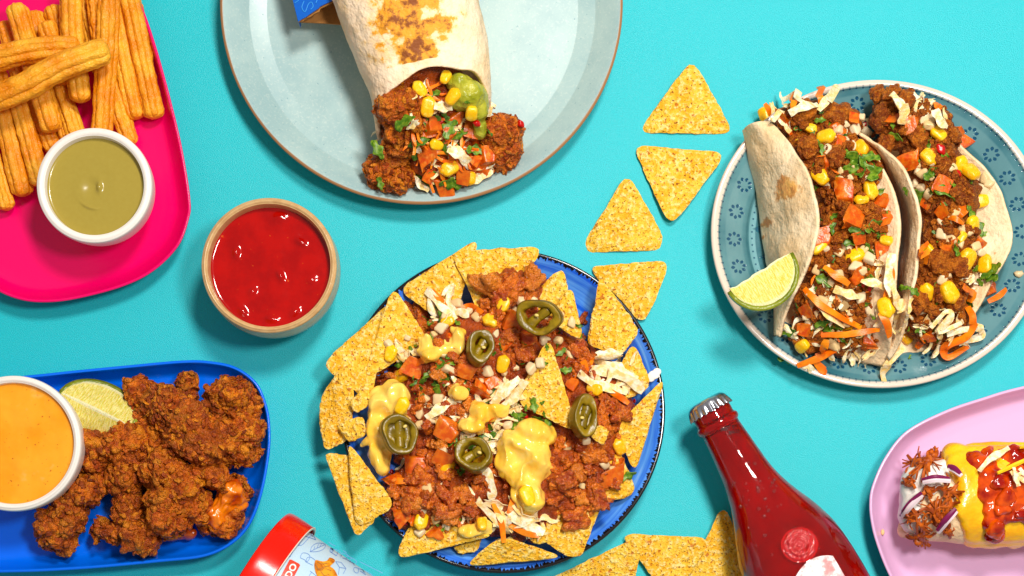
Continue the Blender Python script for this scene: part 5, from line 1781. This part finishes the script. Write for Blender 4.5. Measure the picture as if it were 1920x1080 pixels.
# crown cap with 21 flutes
n, pr = 168, smooth_prof([(-2, 0), (-2, 26), (0, 33), (5, 38.5), (13, 41), (20, 42.5), (23, 43.2), (23.5, 42), (18, 40), (10, 36)], 4)
th = np.linspace(0, 2 * math.pi, n, endpoint=False)
d3, s3 = np.array([AXD[0], -AXD[1], 0]), np.array([-AXD[1], -AXD[0], 0])
g = np.zeros((n, len(pr), 3))
for j, (s, r) in enumerate(pr):
    fl_ = np.clip((s - 3) / 18, 0, 1)
    rr = (max(r, 0) + 1.9 * fl_ * np.cos(21 * th)) * S * BK
    ss = s + 1.5 * fl_ * np.cos(21 * th)
    g[:, j] = o3 + np.outer(ss * S * BK, d3) + np.outer(np.cos(th) * rr, s3)
    g[:, j, 2] = .355 + np.sin(th) * rr
obj('crown_cap', g.reshape(-1, 3), grid_faces(n, len(pr), close_u=True), M['steel'], parent=bot)


def text_mesh(body, size, bold=0.0):
    cu = bpy.data.curves.new('t', 'FONT')
    cu.body = body
    cu.size = size
    cu.resolution_u = 3
    cu.offset = bold
    o = bpy.data.objects.new('t', cu)
    COL.objects.link(o)
    dg = bpy.context.evaluated_depsgraph_get()
    me = o.evaluated_get(dg).to_mesh()
    v = np.array([q.co[:] for q in me.vertices])
    f = [list(p.vertices) for p in me.polygons]
    o.evaluated_get(dg).to_mesh_clear()
    bpy.data.objects.remove(o)
    bpy.data.curves.remove(cu)
    return v, f


def print_on(name, v2, f, trees, mat, parent, lift=0.003, fall=0.35):
    """flat print: pixel-plane vertices pressed on the surface below them"""
    out = []
    for a, e in v2:
        h, n = cast(a, e, trees, fall)
        out.append(h + n * lift)
    o = obj(name, np.array(out), f, M[mat], parent=parent, smooth=False)
    return o


def place_text(body, size, px, py, rot):
    v, f = text_mesh(body, size, 0.03)
    a = math.radians(rot)
    x, y = v[:, 0], -v[:, 1]
    return np.stack([px + x * math.cos(a) - y * math.sin(a), py + x * math.sin(a) + y * math.cos(a)], 1), f


for body, size, x, y, rt in [('TAL39F 14 0L', 9, 1323, 801, -25), ('BEST BY', 9, 1353, 812, -12), ('30625', 9, 1370, 814, -12)]:
    v2, f = place_text(body, size, x, y, rt)
    if body == '30625':
        v2, f = place_text(body, size, 1366, 815, -12)
    if body == 'BEST BY':
        v2, f = place_text(body, size, 1352, 809, -14)
    print_on('printed_code', v2, f, GB, 'ink_black', bot, 0.002)


def ribbons(lines, width, closed=False):
    vs, fs = [], []
    for pts in lines:
        q = np.array(pts, float)
        if len(q) > 2:
            q = smooth_prof(q, 5) if not closed else q
        else:
            q = np.stack([np.linspace(q[0, k], q[1, k], 6) for k in range(2)], 1)
        t = np.gradient(q, axis=0)
        n = np.stack([-t[:, 1], t[:, 0]], 1)
        n /= np.linalg.norm(n, axis=1, keepdims=True) + 1e-9
        o = len(vs)
        for k in range(len(q)):
            vs += [q[k] + n[k] * width / 2, q[k] - n[k] * width / 2]
        fs += [[o + 2 * k, o + 2 * k + 1, o + 2 * k + 3, o + 2 * k + 2] for k in range(len(q) - 1)]
    return np.array(vs), fs


# embossed round seal on the shoulder, in glass
def seal_ring(cx, cy, rad):
    t = np.linspace(0, 2 * math.pi, 40)
    return np.stack([cx + np.cos(t) * rad, cy + np.sin(t) * rad * .92], 1)


def raised(lines, r, mat, name, parent):
    vs, fs = [], []
    tt = np.linspace(0, 2 * math.pi, 6, endpoint=False)
    for q in lines:
        path = np.array([cast(a, e, GB, .35)[0] for a, e in q])
        v, f = tube(path, r, np.stack([np.cos(tt), np.sin(tt)], 1))
        off = sum(len(a) for a in vs)
        fs += [[k + off for k in ff] for ff in f]
        vs.append(v)
    return obj(name, np.vstack(vs), fs, M[mat], parent=parent)


RS = random.Random(3)
b = B('embossed_glass')
M['emboss'] = b.done(c(190, 0, 0), rough=0.06, spec=0.6, coat=1.0, coat_rough=0.05)
sq = closed_curve([(1499 + 35 * math.cos(q), 1022 + 33 * math.sin(q)) for q in np.linspace(0, 2 * math.pi, 12, endpoint=False)], 120)
ce_ = sq.mean(0)
NR = 40
sv2 = [ce_] + [ce_ + (q - ce_) * k for k in np.linspace(1 / NR, 1, NR) for q in sq]
sf = [[0, 1 + i, 1 + (i + 1) % 120] for i in range(120)]
for k in range(NR - 1):
    sf += [[1 + k * 120 + i, 1 + (k + 1) * 120 + i, 1 + (k + 1) * 120 + (i + 1) % 120, 1 + k * 120 + (i + 1) % 120] for i in range(120)]
hz_ = np.array([(q[0], q[1], 0) for q in sv2])
rel = 1 - np.abs(fbm(hz_ * np.array([.11, .07, 1]), 2, 5)) * 3 + 0.7 * np.sin(np.hypot(hz_[:, 0] - ce_[0], hz_[:, 1] - ce_[1]) * .75)
sp3 = []
for i, q in enumerate(sv2):
    h, n_ = cast(q[0], q[1], GB, .35)
    k = np.linalg.norm(q - ce_) / 33
    sp3.append(h + n_ * (0.003 + max(0, 1 - k ** 8) * (0.006 + 0.006 * rel[i])))
obj('embossed_seal', np.array(sp3), sf, M['emboss'], parent=bot)
dv, df = [], []
for k in range(42):
    a = RS.gauss(0, 1)
    px, py = 1425 + 22 * RS.gauss(0, 1), 925 + 28 * RS.gauss(0, 1)
    if k > 30:
        px, py = RS.uniform(1410, 1540), RS.uniform(960, 1060)
    h, n_ = cast(px, py, GB, -5)
    if h[2] < 0:
        continue
    v, f = ico(2)
    df += [[int(q) + sum(len(a) for a in dv) for q in ff] for ff in f]
    dv.append(v * RS.choice([0.005, 0.007, 0.010]) + h)
tag(obj('droplets', np.vstack(dv), df, M['glass'], parent=bot), kind='stuff')
# paper label with glare painted into its colour, only its top edge in the picture
o4 = None
lab_px = [(a, e) for a, e in ((1478, 1100), (1492, 1084), (1512, 1076), (1535, 1074), (1560, 1080), (1578, 1092), (1590, 1110))]
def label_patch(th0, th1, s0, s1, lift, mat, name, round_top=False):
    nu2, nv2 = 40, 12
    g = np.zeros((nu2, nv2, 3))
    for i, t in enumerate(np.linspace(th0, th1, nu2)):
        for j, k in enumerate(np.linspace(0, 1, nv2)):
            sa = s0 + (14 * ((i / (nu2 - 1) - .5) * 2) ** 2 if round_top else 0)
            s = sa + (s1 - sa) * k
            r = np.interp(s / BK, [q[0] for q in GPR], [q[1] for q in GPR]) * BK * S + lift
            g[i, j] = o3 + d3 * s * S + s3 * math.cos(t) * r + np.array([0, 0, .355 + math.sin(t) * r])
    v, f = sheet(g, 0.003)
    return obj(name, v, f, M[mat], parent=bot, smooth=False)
label_patch(1.28, 2.06, 338, 560, 0.006, 'label_glare', 'paper_label_glare', True)
label_patch(1.50, 1.76, 372, 400, 0.010, 'label_green', 'label_emblem', True)

# ------------------------------------------------------------------ paper cup
cup = thing('paper_cup', 'pale blue printed paper cup with red lid lying on its side', 'cup', P(600, 1110, 0))
CD = np.array([0.855, 0.518])
CD /= np.linalg.norm(CD)
co_px = np.array([466.0, 1088.0])
zc_ = 0.52
cw = P(*co_px, zc_)
CO = np.array([NX + cw[0] / S, NY - cw[1] / S])
zcup = lambda s: 0.50
rc = lambda s: 132 - 0.06 * s
v, f = axis_lathe([(16, 0), (16, 60), (16, rc(16) - 1), (16.5, rc(16)), (60, rc(60)), (150, rc(150)), (300, rc(300)), (420, rc(420)), (421, 0)], CO, CD, zcup)
obj('cup_wall', v, f, M['cup'], parent=cup)
UB = [bvh(v, f)]
v, f = axis_lathe([(4, 0), (4, 100), (3, 122), (-1, 132), (0, 139), (3, 141.5), (12, 142.5), (30, 142), (46, 141), (50, 140.5), (50.5, 138), (46, 136), (20, 136)], CO, CD, zcup, n=128)
obj('lid', v, f, M['red_lid'], parent=cup)
v, f = axis_lathe([(50.2, 137), (50.8, 141.2), (52, 141.5), (52.6, 139), (52.2, 137)], CO, CD, zcup, n=128, per=3)
obj('lid_rim', v, f, M['white_rim'], parent=cup)
Z1 = lambda x, y: (420 + x / 5.647, 940 + y / 5.647)
DO = [[(720, 380), (790, 470)], [(790, 470), (850, 370)], [(850, 370), (790, 320), (720, 380)], [(740, 400), (800, 340)], [(850, 370), (900, 385)], [(900, 385), (970, 410)], [(970, 410), (935, 345)], [(900, 385), (935, 345)], [(790, 470), (830, 460), (900, 385)],
      [(910, 535), (930, 480), (990, 445), (1070, 460), (1050, 510), (980, 535), (910, 535)], [(910, 535), (990, 495), (1060, 465)], [(950, 515), (960, 480)], [(980, 505), (1000, 455)], [(1010, 490), (1030, 452)],
      [(610, 580), (700, 590)], [(700, 590), (740, 510)], [(740, 510), (690, 465)], [(690, 465), (660, 520)], [(660, 520), (700, 590)], [(660, 520), (600, 515)],
      [(810, 580), (830, 550), (880, 555), (910, 590), (880, 640), (850, 620), (810, 600), (810, 580)], [(870, 630), (880, 600), (920, 595), (980, 640)], [(860, 640), (940, 680)],
      [(1120, 520), (1130, 495), (1150, 500), (1145, 535), (1125, 540), (1120, 520)], [(1145, 500), (1210, 520), (1240, 545)], [(1130, 540), (1190, 580)], [(1210, 520), (1190, 580)], [(1250, 545), (1310, 565)], [(1310, 565), (1290, 610)], [(1250, 600), (1290, 615)], [(1250, 545), (1235, 595)], [(1310, 575), (1400, 630), (1380, 660), (1290, 615)], [(1350, 600), (1330, 640)],
      [(1180, 640), (1220, 700)], [(1220, 700), (1290, 715)], [(1290, 715), (1240, 650)], [(1240, 650), (1180, 640)], [(1220, 700), (1210, 780)], [(1290, 715), (1260, 770)],
      [(1370, 720), (1380, 705), (1420, 715), (1415, 760), (1380, 750), (1370, 720)], [(1420, 715), (1520, 745), (1580, 790)], [(1440, 640), (1520, 680), (1600, 720), (1680, 760)], [(1110, 430), (1150, 460), (1180, 470)], [(1260, 520), (1300, 545)], [(505, 760), (530, 700), (560, 660), (590, 690), (570, 740), (520, 780)], [(540, 690), (580, 700)], [(910, 740), (950, 770), (980, 795)], [(900, 790), (930, 750)], [(1440, 740), (1500, 780)]]
v2, f = ribbons([[Z1(*q) for q in l] for l in DO], 0.9)
tag(print_on('printed_doodle', v2, f, UB, 'doodle_ink', cup, 0.003, .6), kind='stuff')


def fan(pts):
    q = closed_curve(pts, 60)
    ce = q.mean(0)
    vs = [ce] + [ce + (p - ce) * k for k in (0.35, 0.7, 1.0) for p in q]
    n = len(q)
    fs = [[0, 1 + i, 1 + (i + 1) % n] for i in range(n)]
    for k in range(2):
        fs += [[1 + k * n + i, 1 + (k + 1) * n + i, 1 + (k + 1) * n + (i + 1) % n, 1 + k * n + (i + 1) % n] for i in range(n)]
    return np.array(vs), fs


# red name block: its lower left end runs out of the picture
ld = np.array([0.47, -0.883])      # reading direction on the photograph
lp = np.array([0.883, 0.47])
base = np.array([553.5, 1056.0])
blk = [base + ld * a + lp * e for a, e in ((-95, -12.5), (-60, -12.6), (-30, -12.6), (-8, -12.6), (0.5, -11.5), (1.5, -9), (1.5, 0), (1.5, 6), (0.5, 9.3), (-8, 10), (-30, 10), (-60, 10), (-95, 10))]
qn = 14
vs, fs = [], []
for i, k in enumerate(np.linspace(0, 1, qn)):
    for j, e in enumerate(np.linspace(-12.5, 10, 8)):
        a = -95 + k * 97
        edge = max(0, 1 - (97 - k * 97) / 3.0) if k > .95 else 0
        vs.append(base + ld * (a - (1.5 if (j in (0, 7) and i == qn - 1) else 0)) + lp * e)
fs = grid_faces(qn, 8)
print_on('name_block', np.array(vs), fs, UB, 'logo_red', cup, 0.004, .6)
tv_, tf = text_mesh('NDO', 17.5)
tv2 = tv_[:, :2] * [1.05, 1]
wd_ = tv2[:, 0].max()
v2 = np.array([base + ld * (x - wd_ - 4) + lp * (-y + 5.2) for x, y in tv2])
# embolden by layering the letters with a small shift
vv = np.vstack([v2 + ld * dx + lp * dy for dx, dy in ((0, 0), (0.7, 0), (0, .7), (.7, .7))])
ff = [[k + i * len(v2) for k in q] for i in range(4) for q in tf]
out = []
for i, (a, e) in enumerate(vv):
    h, n_ = cast(a, e, UB, .6)
    out.append(h + n_ * (0.007 + 0.0004 * (i // len(v2))))
obj('name_letters', np.array(out), ff, M['logo_white'], parent=cup, smooth=False)
sw = fan([Z1(*q) for q in ((960, 640), (975, 625), (1040, 640), (1090, 630), (1115, 600), (1160, 615), (1172, 640), (1140, 670), (1120, 690), (1160, 720), (1190, 770), (1200, 830), (1100, 860), (1010, 830), (970, 760), (955, 690))])
print_on('printed_swirl', sw[0], sw[1], UB, 'swirl', cup, 0.004, .6)
v2, f = ribbons([[Z1(*q) for q in l] for l in [[(965, 670), (1000, 720), (1060, 700), (1110, 690)], [(975, 700), (1010, 735), (1060, 715)], [(985, 650), (1030, 670), (1090, 660)], [(1020, 745), (1060, 790), (1110, 780)], [(1080, 720), (1130, 740)]]], 1.2)
sg = print_on('swirl_line', v2, f, UB, 'kraft', cup, 0.006, .6)

# ------------------------------------------------------------------ cheese covered wrap
wr_ = thing('smothered_wrap', 'rolled tortilla under melted cheese and red sauce on the lilac platter', 'wrap', P(1850, 935, .06))
nu, nv = 70, 80
g = np.zeros((nu, nv, 3))
for i, k in enumerate(np.linspace(0, 1, nu)):
    px = 1712 + k * 360
    cy = 940 - 0.05 * (px - 1712)
    rr = np.interp(px, [1700, 1740, 1800, 2100], [62, 74, 80, 82])
    for j, a in enumerate(np.linspace(0, 2 * math.pi, nv)):
        pxe = px + (1 - k) * (14 * math.sin(a * 1.0 + 1) + 4 * math.sin(3 * a))
        q = P(pxe, cy, .28)
        q[1] += math.cos(a) * U(rr, .28)
        q[2] = .075 + rr * .00285 * (1 + math.sin(a))
        g[i, j] = q
fl = g.reshape(-1, 3)
fl = fl + 0.012 * np.stack([vnoise(fl * 5, 1), vnoise(fl * 5, 2), vnoise(fl * 5, 3)], 1)
g = fl.reshape(nu, nv, 3)
v, f = sheet(g, 0.03)
obj('tortilla', v, f, M['soft_tortilla'], parent=wr_, attrs={'toast': np.full(len(v), -0.5)})
WB = [bvh(v, f)]
v, f = union([ell(1735, 915, .34, 50, 50, .18), ell(1718, 960, .30, 36, 40, .17), ell(1765, 955, .36, 44, 44, .16), ell(1710, 930, .26, 24, 34, .14), ell(1765, 890, .34, 36, 28, .14)], 0.016, 5)
v = v + vnormals(v, f) * (0.03 * fbm(v * 6, 3, 3))[:, None]
obj('sour_cream', v, f, M['cream'], parent=wr_)
WC = WB + [bvh(v, f)]
ck = lambda px, dy, lift: ell(px, 936 - 0.05 * (px - 1712) + dy, .075 + 80 * .00285 * (1 + math.sqrt(max(0, 1 - min(1, abs(dy) / 82) ** 2))) + lift, 26, 22, .055)
che = []
for px in range(1826, 2060, 12):
    for dy in range(-82, 83, 9):
        che.append(ck(px, dy, 0.0))
for px, dy in [(1795, -75), (1800, -60), (1792, -80), (1810, -45), (1816, -30), (1820, -10), (1815, 10), (1816, 30), (1822, 50), (1835, 70), (1850, 84), (1810, 20), (1818, -70), (1860, 85), (1900, 84), (1890, 80)]:
    che.append(ck(px, dy, 0.0))
v, f = union(che, 0.013, 12)
v = v + vnormals(v, f) * (0.03 * fbm(v * 3.5, 2, 3))[:, None]
obj('melted_cheese', v, f, M['melted'], parent=wr_)
WC.append(bvh(v, f))
sau = []
for px, dy, r in [(1818, -70, 12), (1835, -62, 18), (1850, -50, 20), (1870, -70, 16), (1860, -30, 22), (1862, -5, 22), (1868, 20, 22), (1865, 45, 20), (1866, 66, 17), (1890, -20, 26), (1895, 10, 26), (1900, 35, 20), (1900, -60, 26), (1930, -40, 30), (1930, 0, 30), (1940, 40, 24), (1970, -20, 40), (1970, 30, 40), (1845, -75, 12)]:
    e = ck(px, dy, 0.035)
    sau.append((e[0], (U(r * 1.3, .5), U(r * 1.3, .5), .05), 0))
v, f = union(sau, 0.013, 5)
v = v + vnormals(v, f) * (0.03 * fbm(v * 8, 2, 9) + .012 * fbm(v * 20, 2, 4))[:, None]
obj('red_sauce', v, f, M['redsauce'], parent=wr_)
WC.append(bvh(v, f))
for x, y, s in [(1876, 905, 16), (1885, 935, 17), (1868, 995, 16), (1880, 950, 13), (1850, 850, 12), (1905, 880, 14), (1912, 965, 8)]:
    put('sauce_lump', LUMP, x, y, s * 1.15, WC, wr_, lift=-0.25, flat=0.4)
for pts, wd, mt_ in [([(1832, 884, .02), (1852, 862, .03), (1872, 850, .03), (1888, 840, .02)], 5, 'cabbage'), ([(1866, 888, .02), (1895, 874, .03), (1930, 858, .02)], 4, 'melted'), ([(1890, 885, .03), (1905, 895, .03), (1922, 905, .02)], 4, 'cabbage'), ([(1895, 878, .04), (1900, 900, .04), (1905, 912, .03)], 4, 'cabbage'), ([(1905, 880, .05), (1915, 890, .05), (1930, 892, .04)], 4, 'cabbage'), ([(1895, 895, .05), (1912, 888, .05), (1930, 895, .05)], 3.5, 'cabbage'), ([(1908, 840, .03), (1925, 836, .03)], 4, 'melted')]:
    strip(pts, wd, WC, wr_, mt_, 'cheese_shred', th=0.7, lift=.025)
# shredded meat: bundles of thin strands
RS = random.Random(9)
SB = [(1718, 872, 22), (1738, 868, 16), (1700, 905, 9), (1735, 922, 11), (1710, 968, 17), (1752, 952, 22), (1780, 922, 18), (1732, 992, 15), (1720, 1010, 14), (1775, 998, 8), (1760, 975, 13), (1745, 855, 9)]
for cx, cy, rr in SB:
    v, f = union([ell(cx, cy, cast(cx, cy, WC)[0][2], rr * .7, rr * .5, .03, RS.uniform(0, 180))], 0.008, 1)
    v = v + vnormals(v, f) * (0.05 * fbm(v * np.array([24, 10, 12]), 3, int(cx)) + 0.02 * vnoise(v * 40, 3))[:, None]
    obj('pulled_meat', v, f, M['shred'], parent=wr_)
    a0 = RS.uniform(0, 6.28)
    for _ in range(13):
        a = a0 + RS.gauss(0, .35)
        o_ = RS.uniform(-.6, .6) * rr
        q = [(cx - math.sin(a0) * o_ - math.cos(a) * rr * RS.uniform(.5, .9), cy + math.cos(a0) * o_ - math.sin(a) * rr * RS.uniform(.5, .9), RS.uniform(0, .03))]
        bend_ = RS.gauss(0, .5)
        for k in range(3):
            a += bend_ + RS.gauss(0, .15)
            q.append((q[-1][0] + math.cos(a) * rr * .62, q[-1][1] + math.sin(a) * rr * .62, RS.uniform(.01, .05)))
        strip(q, RS.choice([1.4, 2.0, 2.8, 3.4]), WC, wr_, 'shred', 'meat_strand', th=0.6, lift=.02, fall=.2)
for pts in [[(1722, 902, .07), (1745, 897, .08), (1772, 900, .07)], [(1684, 968, .05), (1700, 945, .06), (1722, 925, .05)], [(1750, 995, .07), (1765, 975, .08), (1785, 955, .06)], [(1770, 876, .06), (1782, 880, .06), (1795, 890, .05)]]:
    off = np.array([2.2, 4.2])
    strip(pts, 5, WC, wr_, 'red_onion', 'onion_slice', th=0.5, lift=.03, fall=.2)
    strip([(a + off[0], e + off[1], h - .005) for a, e, h in pts], 5, WC, wr_, 'onion_white', 'onion_slice', th=0.5, lift=.03, fall=.2)

# small crumbs lying about
CR = thing('stray_crumb', 'tiny yellow crumb on the lilac platter rim', 'crumb', P(1655, 998, .1))
v, f = ico(2)
obj('crumb', v * [.012, .02, .012] + P(1655, 998, .12), f, M['onion'], parent=CR)
CR = thing('stray_crumb', 'tiny pale crumb on the right rim of the teal plate', 'crumb', P(1911, 513, .1))
v, f = ico(2)
obj('crumb', (v * [.03, .022, .018]) * (1 + .3 * vnoise(v * 2, 3))[:, None] + P(1911, 513, .15), f, M['onion'], parent=CR)
